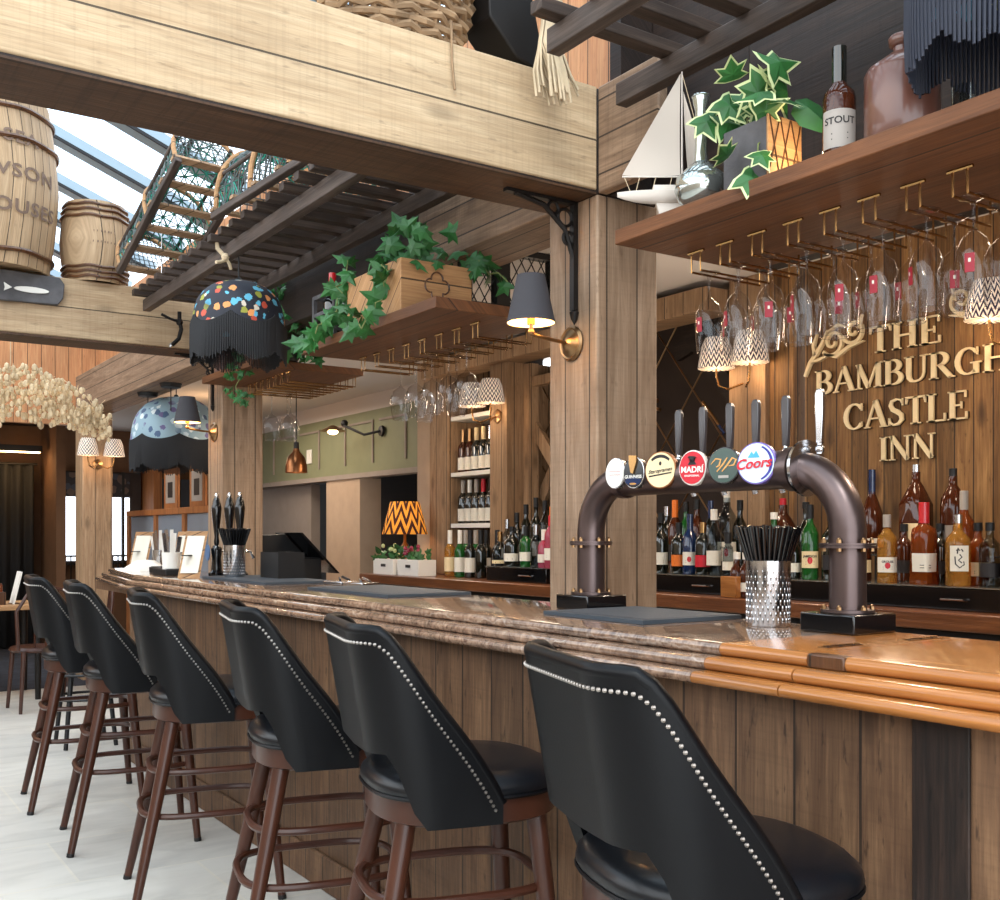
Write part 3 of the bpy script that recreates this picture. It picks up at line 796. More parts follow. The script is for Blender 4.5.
# ---------------------------------------------------------------- wall sign: carved serif letters
def stroke(pts, ws):
    L, Rr = [], []
    for i, p in enumerate(pts):
        a = pts[max(0, i - 1)]; b = pts[min(len(pts) - 1, i + 1)]
        d = Vector((b[0] - a[0], b[1] - a[1])); d.normalize() if d.length else None
        n = (-d.y, d.x); w = (ws[i] if isinstance(ws, list) else ws) / 2
        L.append((p[0] + n[0] * w, p[1] + n[1] * w)); Rr.append((p[0] - n[0] * w, p[1] - n[1] * w))
    return L + Rr[::-1]
def rc(x0, y0, x1, y1): return [(x0, y0), (x1, y0), (x1, y1), (x0, y1)]
def stem(x, w=.17): return [rc(x, 0, x + w, 1), rc(x - .07, 0, x + w + .07, .05), rc(x - .07, .95, x + w + .07, 1)]
def ell(cx, cy, rx, ry, a0, a1, thick=.17, thin=.06, n=14):
    pts, ws = [], []
    for i in range(n + 1):
        a = a0 + (a1 - a0) * i / n
        pts.append((cx + rx * math.cos(a), cy + ry * math.sin(a))); ws.append(thin + (thick - thin) * abs(math.cos(a)) ** 1.3)
    return stroke(pts, ws)
GL = {
 'T': (.78, [rc(.31, 0, .48, 1), rc(.22, 0, .57, .05), rc(.02, .93, .77, 1), [(.02, 1), (.02, .74), (.06, .74), (.10, .93)], [(.77, 1), (.77, .74), (.73, .74), (.69, .93)]]),
 'H': (.92, stem(.10) + stem(.62) + [rc(.2, .46, .7, .53)]),
 'E': (.74, stem(.10) + [rc(.2, .94, .64, 1), rc(.2, 0, .68, .06), rc(.2, .47, .5, .53), rc(.60, .76, .65, .97), rc(.63, .03, .69, .26), rc(.47, .38, .51, .62)]),
 'B': (.78, stem(.10) + [ell(.36, .75, .25, .22, -PI / 2, PI / 2), ell(.38, .27, .30, .245, -PI / 2, PI / 2), rc(.2, .94, .38, 1), rc(.2, .0, .38, .055), rc(.2, .49, .38, .54)]),
 'A': (.92, [stroke([(.12, .03), (.45, 1.02)], .07), stroke([(.45, 1.02), (.80, .03)], .17), rc(.02, 0, .25, .05), rc(.64, 0, .93, .05), rc(.24, .32, .66, .38)]),
 'M': (1.12, [rc(.12, 0, .19, 1), rc(.84, 0, 1.01, 1), stroke([(.14, .98), (.54, .04)], .16), stroke([(.54, .06), (.88, .98)], .07), rc(.04, 0, .28, .05), rc(.76, 0, 1.09, .05), rc(.04, .95, .2, 1), rc(.86, .95, 1.09, 1)]),
 'U': (.90, [rc(.10, .32, .27, 1), rc(.70, .32, .77, 1), stroke([(.185, .34), (.20, .18), (.28, .07), (.42, .025), (.58, .06), (.69, .17), (.735, .34)], [.17, .16, .12, .08, .07, .065, .07]), rc(.02, .95, .35, 1), rc(.60, .95, .87, 1)]),
 'R': (.88, stem(.10) + [ell(.36, .74, .26, .23, -PI / 2, PI / 2), rc(.2, .94, .38, 1), rc(.2, .48, .38, .53), stroke([(.40, .52), (.78, .02)], .16), rc(.70, 0, .92, .05)]),
 'G': (.94, [ell(.48, .5, .36, .47, PI * .22, PI * 1.72), rc(.66, .03, .83, .42), rc(.56, .40, .92, .45), rc(.76, .70, .80, .98)]),
 'C': (.86, [ell(.48, .5, .36, .47, PI * .22, PI * 1.78), rc(.75, .70, .79, .98), rc(.76, .08, .79, .28)]),
 'S': (.68, [stroke([(.58, .80), (.52, .93), (.36, .97), (.18, .90), (.14, .75), (.22, .60), (.40, .50), (.54, .38), (.56, .20), (.44, .06), (.26, .03), (.12, .12), (.09, .26)], [.05, .06, .07, .11, .14, .16, .17, .16, .14, .10, .07, .06, .05]), rc(.57, .72, .61, .98), rc(.06, .02, .10, .30)]),
 'L': (.74, stem(.10) + [rc(.2, 0, .68, .06), rc(.63, .03, .69, .28)]),
 'I': (.42, stem(.13)),
 'N': (.96, [rc(.12, 0, .19, 1), rc(.76, 0, .83, 1), stroke([(.14, .98), (.80, .02)], .17), rc(.04, 0, .28, .05), rc(.66, .95, .93, 1), rc(.02, .95, .2, 1)]),
}
XW = 4.0
sign = thing('wall_sign', 'carved gold letters of the inn name with scrollwork on the board wall', 'sign', (0, 0, 0))
def sign_line(txt, yl, yr, z0, h):
    tot = sum(GL[c][0] for c in txt); k = (yl - yr) / tot; u0 = 0
    for c in txt:
        w, polys = GL[c]; a = MB()
        f = lambda u, v, d: (XW - d, yl - (u0 + u) * k, z0 + v * h)
        for p in polys: a.prism(p, f, .012, .022)
        o = a.build('letter', M['letter'], sign, smooth=False)
        a = MB()
        for p in polys: a.prism(p, f, .001, .0119)
        a.build('letter_edge', M['letter_side'], o, smooth=False)
        u0 += w
sign_line('THE', 2.99, 2.63, 2.115, .118)
sign_line('BAMBURGH', 3.29, 2.33, 1.963, .112)
sign_line('CASTLE', 3.13, 2.51, 1.785, .118)
sign_line('INN', 2.94, 2.66, 1.635, .105)
def scroll(fl, cy, cz, name):
    a = MB(); P = []
    def sp(cx, cz_, r0, turns, a0, dirn):
        pts = []; ws = []
        for i in range(26):
            t = i / 25; an = a0 + dirn * turns * 2 * PI * t; r = r0 * (1 - .82 * t)
            pts.append((cx + r * math.cos(an), cz_ + r * math.sin(an))); ws.append(.015 * (1 - .3 * t))
        return stroke(pts, ws)
    P += [sp(.03, .05, .066, 1.4, PI * 1.2, 1), sp(.145, .085, .062, 1.4, PI * 1.1, 1)]
    P += [stroke([(-.13, -.09), (-.10, -.03), (-.07, .0), (-.03, .05), (.0, .11)], [.012, .018, .02, .016, .004]),
          stroke([(-.07, .0), (-.08, .05), (-.06, .1)], [.018, .016, .003]), stroke([(-.02, .0), (.05, -.02), (.12, .015), (.2, .03)], [.01, .018, .016, .004]),
          stroke([(.0, .1), (.06, .125), (.1, .11)], [.004, .014, .004]), stroke([(.17, .09), (.19, .15)], [.014, .004]), stroke([(-.10, -.03), (-.04, -.02), (.0, -.01)], [.004, .016, .004])]
    for p in P: a.prism(p, lambda u, v, d: (XW - d, cy - fl * u, cz + v), .002, .02)
    a.build(name, M['letter'], sign, smooth=False)
scroll(1, 3.22, 2.15, 'scroll'); scroll(-1, 2.40, 2.19, 'scroll')

# ---------------------------------------------------------------- hanging shelves over the bar
def hang_shelf(y0, y1, x0, x1, z, label):
    t = thing('hanging_shelf', label, 'shelf')
    MB().box((x0, y0, z), (x1, y1, z + .04)).build('board', M['shelf'], t, bevel=.003)
    return t
SZ = 2.087  # long and middle shelves with their contents scaled about the camera, coordinates precomputed
sh1 = hang_shelf(-1.3, 2.178, 1.83, 2.345, SZ, 'long brown shelf at upper right carrying the model boat, plant and stoneware')
sh2 = hang_shelf(3.116, 4.264, 1.825, 2.335, SZ, 'middle hanging shelf with the ivy crate, left of the large post')
sh3 = hang_shelf(5.42, 6.25, 2.04, 2.70, 2.215, 'farthest hanging shelf behind the large fringed lampshade')
def rails(sh, ys, x0, x1, z):
    for y in ys:
        b = MB()
        for s in (-.017, .017): b.tube([(x0 + .03, y + s, z), (x0 + .03, y + s, z - .057), (x1, y + s, z - .057), (x1, y + s, z)], .0032, 6)
        b.tube([(x0 + .03, y - .03, z - .004), (x0 + .03, y + .03, z - .004)], .004, 6)
        b.build('glass_rail', M['brass'], sh)
R1 = [2.05 * ray(p_, 0)[1] / ray(p_, 0)[0] for p_ in (696, 725, 757, 793, 830, 869, 913, 960)] + [1.19, 1.08]
R2 = [3.25, 3.38, 3.51, 3.64, 3.77, 3.90, 4.03, 4.16]
R3 = [5.50, 5.60, 5.70, 5.80, 5.90, 6.0, 6.1]
rails(sh1, R1, 2.02, 2.32, SZ); rails(sh2, R2, 2.04, 2.31, SZ); rails(sh3, R3, 2.25, 2.68, 2.215)

for y in (3.62, 4.18): MB().box((2.24, y, SZ + .0405), (2.28, y + .03, BZ0 - .0005)).build('hanging_strap', M['iron'], sh2)  # straps added as support for the middle shelf, nearer one behind the crate
def stem_glass(kind, name, label, logo=False):
    t = thing(name, label, 'glass')
    if kind == 'beer': prof = [(.002, 0), (.037, -.001), (.037, -.004), (.008, -.012), (.0045, -.03), (.0045, -.075), (.010, -.09), (.032, -.110), (.044, -.14), (.047, -.18), (.045, -.22), (.041, -.268)]
    else: prof = [(.002, 0), (.038, -.001), (.038, -.004), (.008, -.010), (.004, -.03), (.004, -.115), (.010, -.13), (.040, -.15), (.055, -.19), (.056, -.22), (.048, -.265), (.040, -.295)]
    prof = [(r * .82, z * .82) for r, z in prof]
    MB().lathe(prof, n=20, caps=False).build('bowl', M['glass'], t, ang=80)
    rz, rr = prof[-1][1], prof[-1][0]
    MB().tube([(rr * math.cos(2 * PI * i / 20), rr * math.sin(2 * PI * i / 20), rz) for i in range(20)], .0012, 5, True).build('rim', M['glass'], t)
    if logo:
        b = MB(); A0 = PI * 1.05
        for i in range(4):
            a, c = A0 + i * .13, A0 + (i + 1) * .13
            v = [b.v((r * math.cos(q), r * math.sin(q), z)) for q, r, z in ((a, .0396, -.128), (c, .0396, -.128), (c, .0382, -.168), (a, .0382, -.168))]
            b.f(v)
        lg = b.build('red_logo', M['logo_red'], t)
        b = MB()
        for i in range(1):
            a, c = A0 + .2 + i * .13, A0 + .2 + (i + 1) * .13
            v = [b.v((r * math.cos(q), r * math.sin(q), z)) for q, r, z in ((a, .0402, -.139), (c, .0402, -.139), (c, .0398, -.147), (a, .0398, -.147))]
            b.f(v)
        b.build('white_mark', M['paper'], lg)
    return t
g0 = stem_glass('beer', 'stemmed_beer_glass', 'x', True)
first = True
for x in (2.10, 2.205):
    for i, y in enumerate(R1):
        
        o = g0 if first else dup(g0, (0, 0, 0)); first = False
        o.location = (x, y, SZ - .0535); o.rotation_euler = (0, 0, R(rnd.uniform(-60, 50)))
        row = 'front' if x < 2.15 else 'back'
        o['label'] = 'red-marked glass hanging upside down under the long shelf, %s row' % row
        o['group'] = 'red-marked glasses, %s row under the long shelf' % row
g1 = stem_glass('wine', 'balloon_glass', 'x'); first = True
for x, y in [(2.115, q) for q in R2[1:6]] + [(2.23, R2[3]), (2.23, R2[5])]:
    o = g1 if first else dup(g1, (0, 0, 0)); first = False
    o.location = (x, y, SZ - .0535)
    o['label'] = 'clear balloon glass hanging under the middle shelf left of the large post'; o['group'] = 'balloon glasses under the middle shelf'
for x, y in ((2.42, 6.1), (2.52, 6.1), (2.50, 6.0)):
    o = dup(g1, (x, y, 2.1625), sc=(1.15, 1.15, 1.15)); o['label'] = 'small clear wine glass hanging beside the middle post over the copper pendant'; o['group'] = 'wine glasses under the farthest shelf'
# ---------------------------------------------------------------- beer font: bronze pipe arch with badges and taps
font = thing('beer_font', 'large dark bronze pipe arch carrying the beer badges and tap handles', 'beer tap', (0, 0, 0))
P0, P1 = Vector((2.06, 2.565, 0)), Vector((2.085, 1.625, 0))
DIR = (P1 - P0).normalized(); ZC = 1.475; RB = .155
def bend(c, d, up=True):
    return [c + d * (RB - RB * math.cos(a)) + Vector((0, 0, ZC - RB + RB * math.sin(a))) for a in [PI / 2 * i / 10 for i in range(11)]]
pts = [P0 + Vector((0, 0, BT + .045))] + bend(P0, DIR) + bend(P1, -DIR)[::-1] + [P1 + Vector((0, 0, BT + .045))]
pp = MB().tube(pts, [.043] * len(pts), 24).build('pipe', M['bronze'], font, ang=60)
a_, b_ = P0 + DIR * RB + Vector((0, 0, ZC)), P1 - DIR * RB + Vector((0, 0, ZC))
MB().tube([a_ + DIR * .0, b_], .049, 24).build('cross_pipe', M['bronze'], font, ang=60)
for p in (a_, b_): MB().tube([p - DIR * .012, p + DIR * .012], .056, 24).build('end_ring', M['bronze'], font, ang=60)
for P in (P0, P1):
    MB().box((P.x - .078, P.y - .078, BT + .0005), (P.x + .078, P.y + .078, BT + .046)).build('base_block', M['black_gloss'], font, bevel=.004)
    for z, r in ((BT + .047, .062), (1.285, .066)):
        b = MB()
        if z > 1.2: b.lathe([(.04, z - .006), (r, z - .006), (r, z - .0005), (.04, z - .0005)], P, 28, caps=False).lathe([(.04, z + .0005), (r, z + .0005), (r, z + .006), (.04, z + .006)], P, 28, caps=False)
        else: b.lathe([(.04, z), (r, z), (r, z + .007), (.04, z + .007)], P, 28, caps=False)
        fl = b.build('flange', M['bronze'], font, ang=50)
        b = MB()
        for k in range(6):
            a = PI / 3 * k + .3; q = P + Vector((.055 * math.cos(a), .055 * math.sin(a), z))
            b.cyl(q + Vector((0, 0, .004)), q + Vector((0, 0, .014)), .0062, .0058, 6)
            if z > 1.2: b.cyl(q - Vector((0, 0, .014)), q - Vector((0, 0, .004)), .0058, .0062, 6)
            b.ball(q + Vector((0, 0, .015)), .0045, 8)
        b.build('bolt', M['brass_old'], fl)

def disc_frame(c, n):
    n = Vector(n).normalized(); u = Vector((0, 0, 1)).cross(n).normalized()
    if u.dot(Vector((math.cos(YAW), -math.sin(YAW), 0))) < 0: u = -u
    w = n.cross(u); w = w if w.z > 0 else -w
    return lambda a, b, d: Vector(c) + u * a + w * b + n * d
def ellipse(ru, rv, cu=0, cv=0, n=32, a0=0, a1=2 * PI): return [(cu + ru * math.cos(a0 + (a1 - a0) * i / n), cv + rv * math.sin(a0 + (a1 - a0) * i / n)) for i in range(n if a1 - a0 > 6.28 else n + 1)]
def badge(px, ru, rv, nrm, rim, face, name='badge', label=None, dz=0.0):
    px += 9; r_ = ray(px, 470); # centre on the pipe line, in front of it
    t = 0
    # intersection of the pixel column with the line of the cross pipe
    best = min((P0 + (P1 - P0) * k / 200 for k in range(-20, 221)), key=lambda q: abs(q.x * r_[1] - q.y * r_[0]))
    c = Vector((best.x, best.y, ZC + .012 + dz)) + Vector(nrm).normalized() * .062
    f = disc_frame(c, nrm)
    a = MB(); a.prism(ellipse(ru, rv), f, -.018, .004)
    o = a.build(name, rim, font, bevel=.002)
    if label: o['label'] = label
    a = MB(); a.prism(ellipse(ru * .92, rv * .92), f, .0042, .0062); a.build('badge_face', face, o)
    MB().cyl(Vector((best.x, best.y, ZC)) , c, .016).build('mount', M['bronze'], o)
    return o, f, c, best
NV = (-.93, -.37, .06)
o, f, c, p = badge(619, .035, .046, (-.97, -.25, .05), M['steel'], M['white'], label='white oval beer badge')
a = MB(); [a.prism(stroke([(-.02 + .008 * k, z0), (-.016 + .008 * k, z0 + .003), (-.013 + .008 * k, z0 - .001)], .0012), f, .0063, .0067) for k in range(5) for z0 in (.004, -.006)]; a.build('lettering', M['red'], o)
o, f, c, p = badge(638, .036, .046, (-.97, -.25, .05), M['steel'], M['black_gloss'], label='black oval stout badge with a gold harp', dz=-.002)
a = MB(); text_into(a, 'GUINNESS', .0125, lambda u, v, d: f(u, v - .012, d), 0, .0066, bold=.0003); a.build('lettering', M['white'], o)
a = MB(); a.prism([(-.006, .0), (.002, -.003), (.012, .03), (.012, .048), (-.014, .05), (-.013, .03)], f, .0064, .012); a.build('gold_harp', M['brass'], o)
a = MB(); a.prism(ellipse(.027, .012, 0, -.024), f, .0063, .0066); a.build('blue_band', M['gb_blue'], o)
a = MB(); a.prism([(u, v) for u, v in ellipse(.012, .003, 0, -.032, 12)], f, .0067, .0069); a.build('harp_mark', M['brass'], o)
o, f, c, p = badge(662, .048, .053, NV, M['copper'], M['paper_cream'], label='cream round beer badge with a copper rim')
a = MB(); a.prism(ellipse(.040, .043, 0, 0, 20, PI * .25, PI * .75) + ellipse(.036, .034, 0, 0, 20, PI * .25, PI * .75)[::-1], f, .0064, .0068)
text_into(a, 'Staropramen', .0145, lambda u, v, d: f(u * .95, v - .002 + u * .12, d), 0, .0068, bold=.0004, shear=.3)
a.prism([(-.035, -.016), (.035, -.006), (.034, -.010), (-.033, -.020)], f, .0064, .0068)
a.prism(ellipse(.004, .006, 0, .018, 10), f, .0064, .0068); a.build('lettering', M['ink'], o)
o, f, c, p = badge(693, .040, .048, NV, M['white'], M['red'], label='red oval beer badge with white lettering')
a = MB(); text_into(a, 'MADRÍ', .0225, lambda u, v, d: f(u * .95, v - .006, d), 0, .0068, bold=.0007); text_into(a, 'EXCEPCIONAL', .0065, lambda u, v, d: f(u, v - .022, d), 0, .0068, bold=.0002)
a.build('lettering', M['white'], o)
a = MB(); a.ball(f(0, .022, .006), .0085, 10, (1, 1, 1)).prism([(-.012, .008), (.012, .008), (.007, .017), (-.007, .017)], f, .0064, .0075).prism([(-.012, .026), (.013, .026), (.008, .030), (-.008, .031)], f, .0064, .012)
a.build('capped_figure', M['ink'], o)
o, f, c, p = badge(724, .045, .049, NV, M['black_gloss'], plain('bottle_green_enamel', (22, 56, 46), .3, coat=.5), label='dark green badge with a gold flourish')
a = MB()
a.prism(stroke([(-.035, .004), (-.022, .018), (-.008, .016), (-.012, .0), (-.02, -.004)], [.002, .004, .005, .005, .003]), f, .0064, .0075)
a.prism(stroke([(-.018, -.016), (-.002, .002), (.010, .020)], [.003, .005, .003]), f, .0064, .0076); a.prism(stroke([(-.004, -.016), (.010, .0), (.024, .019), (.034, .014), (.028, .0), (.014, -.002)], [.003, .005, .005, .005, .004, .002]), f, .0064, .0077)
a.build('gold_flourish', M['brass'], o)
a = MB(); a.prism(rc(-.014, -.033, .014, -.026), f, .0064, .007); a.build('small_plate', M['paper_grey'], o)
o, f, c, p = badge(757, .051, .054, NV, plain('violet_rim', (110, 96, 170), .3, coat=.3), plain('ice_blue_enamel', (206, 226, 240), .3, coat=.5), label='large round ice-blue badge with red script')
a = MB(); text_into(a, 'Coors', .036, lambda u, v, d: f(u * 1.0 - .006, v - .002 + u * .08, d), 0, .010, bold=.0011, shear=.25); a.build('lettering', M['red'], o)
a = MB(); a.prism([(-.022, .014), (-.012, .030), (-.006, .022), (.0, .032), (.010, .014)], f, .0064, .0072); a.build('blue_mountain', plain('mountain_blue', (70, 160, 206), .4), o)
a = MB(); a.prism(ellipse(.044, .046, 0, 0, 20, -1.2, 1.2) + ellipse(.038, .042, -.001, 0, 20, -1.2, 1.2)[::-1], f, .0064, .0072); a.build('blue_edge', plain('royal_blue', (50, 50, 140), .4), o)
ax = b_ + DIR * .035; MB().tube([ax - DIR * .004, ax + DIR * .004], .070, 32).build('end_plate', M['steel'], font, ang=60)
# tap handles rising behind the badges
for px, h in ((679, .13), (703, .13), (730, .13), (756, .13), (786, .13), (820, .135)):
    r_ = ray(px, 450)
    q = min((P0 + (P1 - P0) * k / 200 for k in range(0, 201)), key=lambda q: abs(q.x * r_[1] - q.y * r_[0]))
    q = q + Vector((.02, 0, 0)); q.y = q.x * r_[1] / r_[0]
    b = MB(); z0 = ZC + .035
    b.prism([(-.008, 0), (.008, 0), (.0115, h - .055), (.0125, h - .012), (.007, h), (-.007, h), (-.0125, h - .012), (-.0115, h - .055)], lambda u, v, d: (q.x + d, q.y - u, z0 + .045 + v - .02), -.007, .007)
    hd = b.build('tap_handle', plain('smoked_handle', (58, 54, 56), .3, coat=.5) if px == 679 else bpy.data.materials['smoked_handle'] if px < 820 else M['steel'], font, bevel=.003)
    b = MB(); b.cyl((q.x, q.y, z0), (q.x, q.y, z0 + .028), .009, .007, 10).ball((q.x, q.y, z0 + .012), .0125, 10); b.build('chrome_ferrule', M['steel'], hd)
# chrome spouts on the barman's side
for px in (664, 694, 724, 752):
    r_ = ray(px, 450); q = min((P0 + (P1 - P0) * k / 200 for k in range(0, 201)), key=lambda q: abs(q.x * r_[1] - q.y * r_[0])) 
    MB().tube([(q.x + .045, q.y, ZC), (q.x + .10, q.y, ZC - .01), (q.x + .12, q.y, ZC - .05)], .009, 8).build('spout', M['steel'], font)

# ---------------------------------------------------------------- on the bar
def mat_(px4, label):
    P = [W(px, py, Z=BT) for px, py in px4]
    a = MB(); a.prism([(p.x, p.y) for p in P], lambda u, v, d: (u, v, BT + d), .0008, .012)
    return tag(a.build('bar_mat', M['rubber'], None, bevel=.003), label, 'bar mat')
def mat_box(x0, x1, y0, y1, label):
    a = MB().box((x0, y0, BT + .0008), (x1, y1, BT + .012))
    for k in range(5): a.box((x0 + .03, y0 + .02, BT + .0125), (x1 - .03, y1 - .02, BT + .0130)) if k == 0 else None
    return tag(a.build('bar_mat', M['rubber'], None, bevel=.003), label, 'bar mat')
mat_box(1.80, 2.155, 2.03, 2.46, 'dark rubber bar mat nearest the camera, in front of the large post')
mat_box(1.80, 2.16, 3.42, 4.14, 'dark rubber bar mat left of the large post, in the middle of the marble')
mat_box(1.80, 2.16, 4.62, 5.52, 'far rubber bar mat beside the beer pumps')

def dimples(r, z0, z1, rows, n):
    b = MB()
    for j in range(rows):
        for i in range(n):
            a = 2 * PI * (i + .5 * (j % 2)) / n; z = z0 + (z1 - z0) * (j + .5) / rows
            b.ball((r * math.cos(a), r * math.sin(a), z), (z1 - z0) / rows * .52, 6, (.3, .3, 1))
    return b
cup = thing('straw_cup', 'hammered steel cup of black straws at the marble edge by the font', 'cup', (2.05, 1.84, BT + .0005))
MB().lathe([(.0, 0), (.050, 0), (.052, .004), (.056, .165), (.054, .165), (.050, .006), (0, .006)], n=32).build('cup_body', M['steel'], cup)
dimples(.0535, .008, .160, 10, 26).build('hammered_surface', M['steel'], cup)
k = 0
for ring, n in ((.010, 7), (.020, 14), (.031, 22), (.041, 30)):
    for i in range(n):
        a = 2 * PI * i / n + ring * 40
        b = MB(); b.cyl((ring * .75 * math.cos(a), ring * .75 * math.sin(a), .10), (ring * 1.95 * math.cos(a), ring * 1.95 * math.sin(a), .250 + rnd.uniform(-.004, .004)), .0042, n=8)
        b.build('straw', M['black_gloss'], cup)
dup(cup, (1.90, 5.30, BT + .0125), 1.0, 'far hammered cup of black straws beside the beer pumps')

# beer pumps
for x, y, badge_ in ((2.00, 5.87, 1), (2.04, 5.77, 0), (2.06, 5.66, 0)):
    t = thing('beer_pump', {5.87: 'leftmost black beer pump handle in front of the middle post, with a blue clip', 5.77: 'middle one of the three black beer pumps', 5.66: 'rightmost of the three black beer pumps'}[y], 'beer pump', (x, y, BT + .0005))
    MB().lathe([(0, 0), (.045, 0), (.045, .015), (.03, .03), (.026, .10), (.032, .15), (.02, .17), (.0, .17)], n=20).build('pump_body', M['black_gloss'], t)
    MB().lathe([(.010, .165), (.016, .19), (.012, .22), (.018, .27), (.026, .34), (.029, .38), (.022, .42), (.014, .44), (0, .442)], n=20).build('handle', M['black_gloss'], t)
    MB().lathe([(0, .44), (.010, .44), (.013, .452), (.008, .466), (0, .47)], n=14).build('silver_cap', M['steel'], t)
    MB().tube([(0, 0, .14), (.06, 0, .14), (.08, 0, .10)], .009, 8).build('spout', M['steel'], t)
    if badge_:
        a = MB(); a.prism(ellipse(.035, .045, 0, .13), lambda u, v, d: (-.05 - d, -.005 - u, v), 0, .006); o = a.build('pump_clip', plain('pump_clip_blue', (80, 110, 150), .4), t); o['label'] = 'blue oval pump clip'

# till, card holders, papers behind the far mats
t = thing('till_screen', 'black till with tilted screen behind the bar right of the beer pumps', 'till', (0, 1.1, 0))
MB().prism([(2.36, 1.305), (2.58, 1.315), (2.83, 1.07), (2.40, 1.13)], lambda u, v, d: (u, d, v), 5.18, 5.23).build('screen', M['black'], t, bevel=.004)
MB().prism([(2.58, 1.325), (2.60, 1.325), (2.85, 1.07), (2.83, 1.07)], lambda u, v, d: (u, d, v), 4.95, 5.35).build('screen_front', M['black_gloss'], t)
MB().box((2.45, 5.0, .95), (2.75, 5.25, 1.17)).build('till_body', M['black'], t, bevel=.01)
MB().box((2.40, 4.95, .0), (2.85, 5.35, .949)).build('stand', M['dark_wall'], t)
t = thing('napkin_caddy', 'low black caddy on the bar, right of the far straw cup', 'caddy', (2.06, 5.10, BT + .0128))
MB().box((-.05, -.12, 0), (.09, .12, .006)).box((-.05, -.12, .006), (-.045, .12, .13)).box((.085, -.12, .006), (.09, .12, .13)).box((-.045, -.12, .006), (.085, -.115, .13)).box((-.045, .115, .006), (.085, .12, .13)).build('tray', M['black'], t)
MB().box((-.04, -.11, .0065), (.08, .11, .11)).build('napkins', M['paper_black'], t)
for i, (y, x) in enumerate(((6.12, 1.84), (6.42, 1.90))):
    t = thing('drip_tray', ['black slatted drip tray left of the far straw cup', 'second black drip tray behind the first, nearer the bar end'][i], 'tray', (x, y, BT + .0005))
    MB().box((-.09, -.13, 0), (.09, .13, .035)).build('tray', M['black'], t, bevel=.004)
    b = MB()
    for k in range(8): b.box((-.08, -.12 + k * .032, .0355), (.08, -.108 + k * .032, .039))
    b.build('grille', M['steel'], t)
# menu boards and cutlery pots at the bar end
for i, (px, x, tilt) in enumerate(((141, 1.93, .25), (193, 1.80, .3), (184, 2.04, .28))):
    r_ = ray(px, 570); y = x * r_[1] / r_[0]
    t = thing('menu_board', ['thin wooden menu board standing at the far end of the bar', 'wooden menu board with pale card beside the drip trays', 'second wooden menu board just behind the one by the drip trays'][i], 'menu', (x, y, BT + .0005))
    MB().bar((-.07, -.05, .12), (.05, .05, .12), .02, .006).build('clip', M['black'], t)
    MB().obox((0, 0, .125), Vector((.05, -.03, 0)), Vector((.002, .004, .001)), Vector((.03, .02, .125))).build('board', M['crate'], t)
    MB().obox((-.004, -.008, .125), Vector((.04, -.024, 0)), Vector((.0008, .0015, 0)), Vector((.026, .018, .10))).build('card', M['paper'], t)
for i, (px, x) in enumerate(((160, 2.03), (171, 1.80))):
    r_ = ray(px, 570); y = x * r_[1] / r_[0]
    t = thing('cutlery_pot', ['steel cutlery pot with napkins at the far end of the bar', 'white pot of wrapped cutlery nearer the bar edge'][i], 'pot', (x, y, BT + .0005))
    MB().lathe([(0, 0), (.045, 0), (.052, .13), (.048, .13), (.042, .005), (0, .005)], n=24).build('pot', M['steel'] if i == 0 else M['white'], t)
    for k in range(7):
        a = k * .9; b = MB(); b.bar((.02 * math.cos(a), .02 * math.sin(a), .01), (.055 * math.cos(a), .055 * math.sin(a), .22 + .02 * (k % 3)), .018, .006); b.build('napkin' if k % 2 else 'cutlery', M['white'] if k % 2 else M['steel'], t)
t = thing('folded_cloth', 'crumpled white napkin heap at the far end of the marble bar', 'napkins', (1.9, 6.95, BT + .0005))
b = MB(); b.lathe([(0, .07), (.05, .065), (.10, .03), (.13, .0)], n=18, wob=lambda a, z: 1 + .18 * math.sin(5 * a + 20 * z)); b.build('cloth', M['white'], t)
# things lying behind the middle mat
for i, (x, y) in enumerate(((2.12, 4.28), (2.10, 4.45))):
    t = thing('metal_clip_tray', ['small chrome tray of bar tools behind the middle mat', 'second small chrome tray further along the bar'][i], 'tray', (x, y, BT + .0005), .2)
    MB().box((-.05, -.07, 0), (.05, .07, .018)).build('tray', M['steel'], t, bevel=.003)
    MB().cyl((-.04, -.05, .024), (.03, .05, .030), .005).cyl((.01, -.05, .024), (.04, .04, .035), .006).build('tools', M['black'] if i else M['steel'], t)

# ---------------------------------------------------------------- bottles
PROF = {
 'wine': [(0, 0), (.036, 0), (.0375, .006), (.0375, .185), (.034, .205), (.020, .225), (.0145, .24), (.014, .285), (.0155, .287), (.0155, .30)],
 'whisky': [(0, 0), (.036, 0), (.038, .006), (.038, .17), (.035, .19), (.020, .21), (.014, .222), (.0135, .25)],
 'tall': [(0, 0), (.034, 0), (.036, .006), (.036, .19), (.030, .21), (.016, .235), (.0135, .25), (.0135, .285)],
 'dumpy': [(0, 0), (.046, 0), (.049, .01), (.049, .13), (.045, .155), (.028, .178), (.017, .19), (.0165, .215)],
 'decanter': [(0, 0), (.040, 0), (.042, .005), (.047, .135), (.043, .15), (.018, .162), (.015, .168), (.015, .20)],
 'juice': [(0, 0), (.024, 0), (.026, .005), (.026, .105), (.022, .125), (.011, .145), (.010, .165)],
 'round': [(0, 0), (.034, 0), (.045, .03), (.050, .07), (.046, .11), (.030, .145), (.016, .17), (.0145, .22)],
}
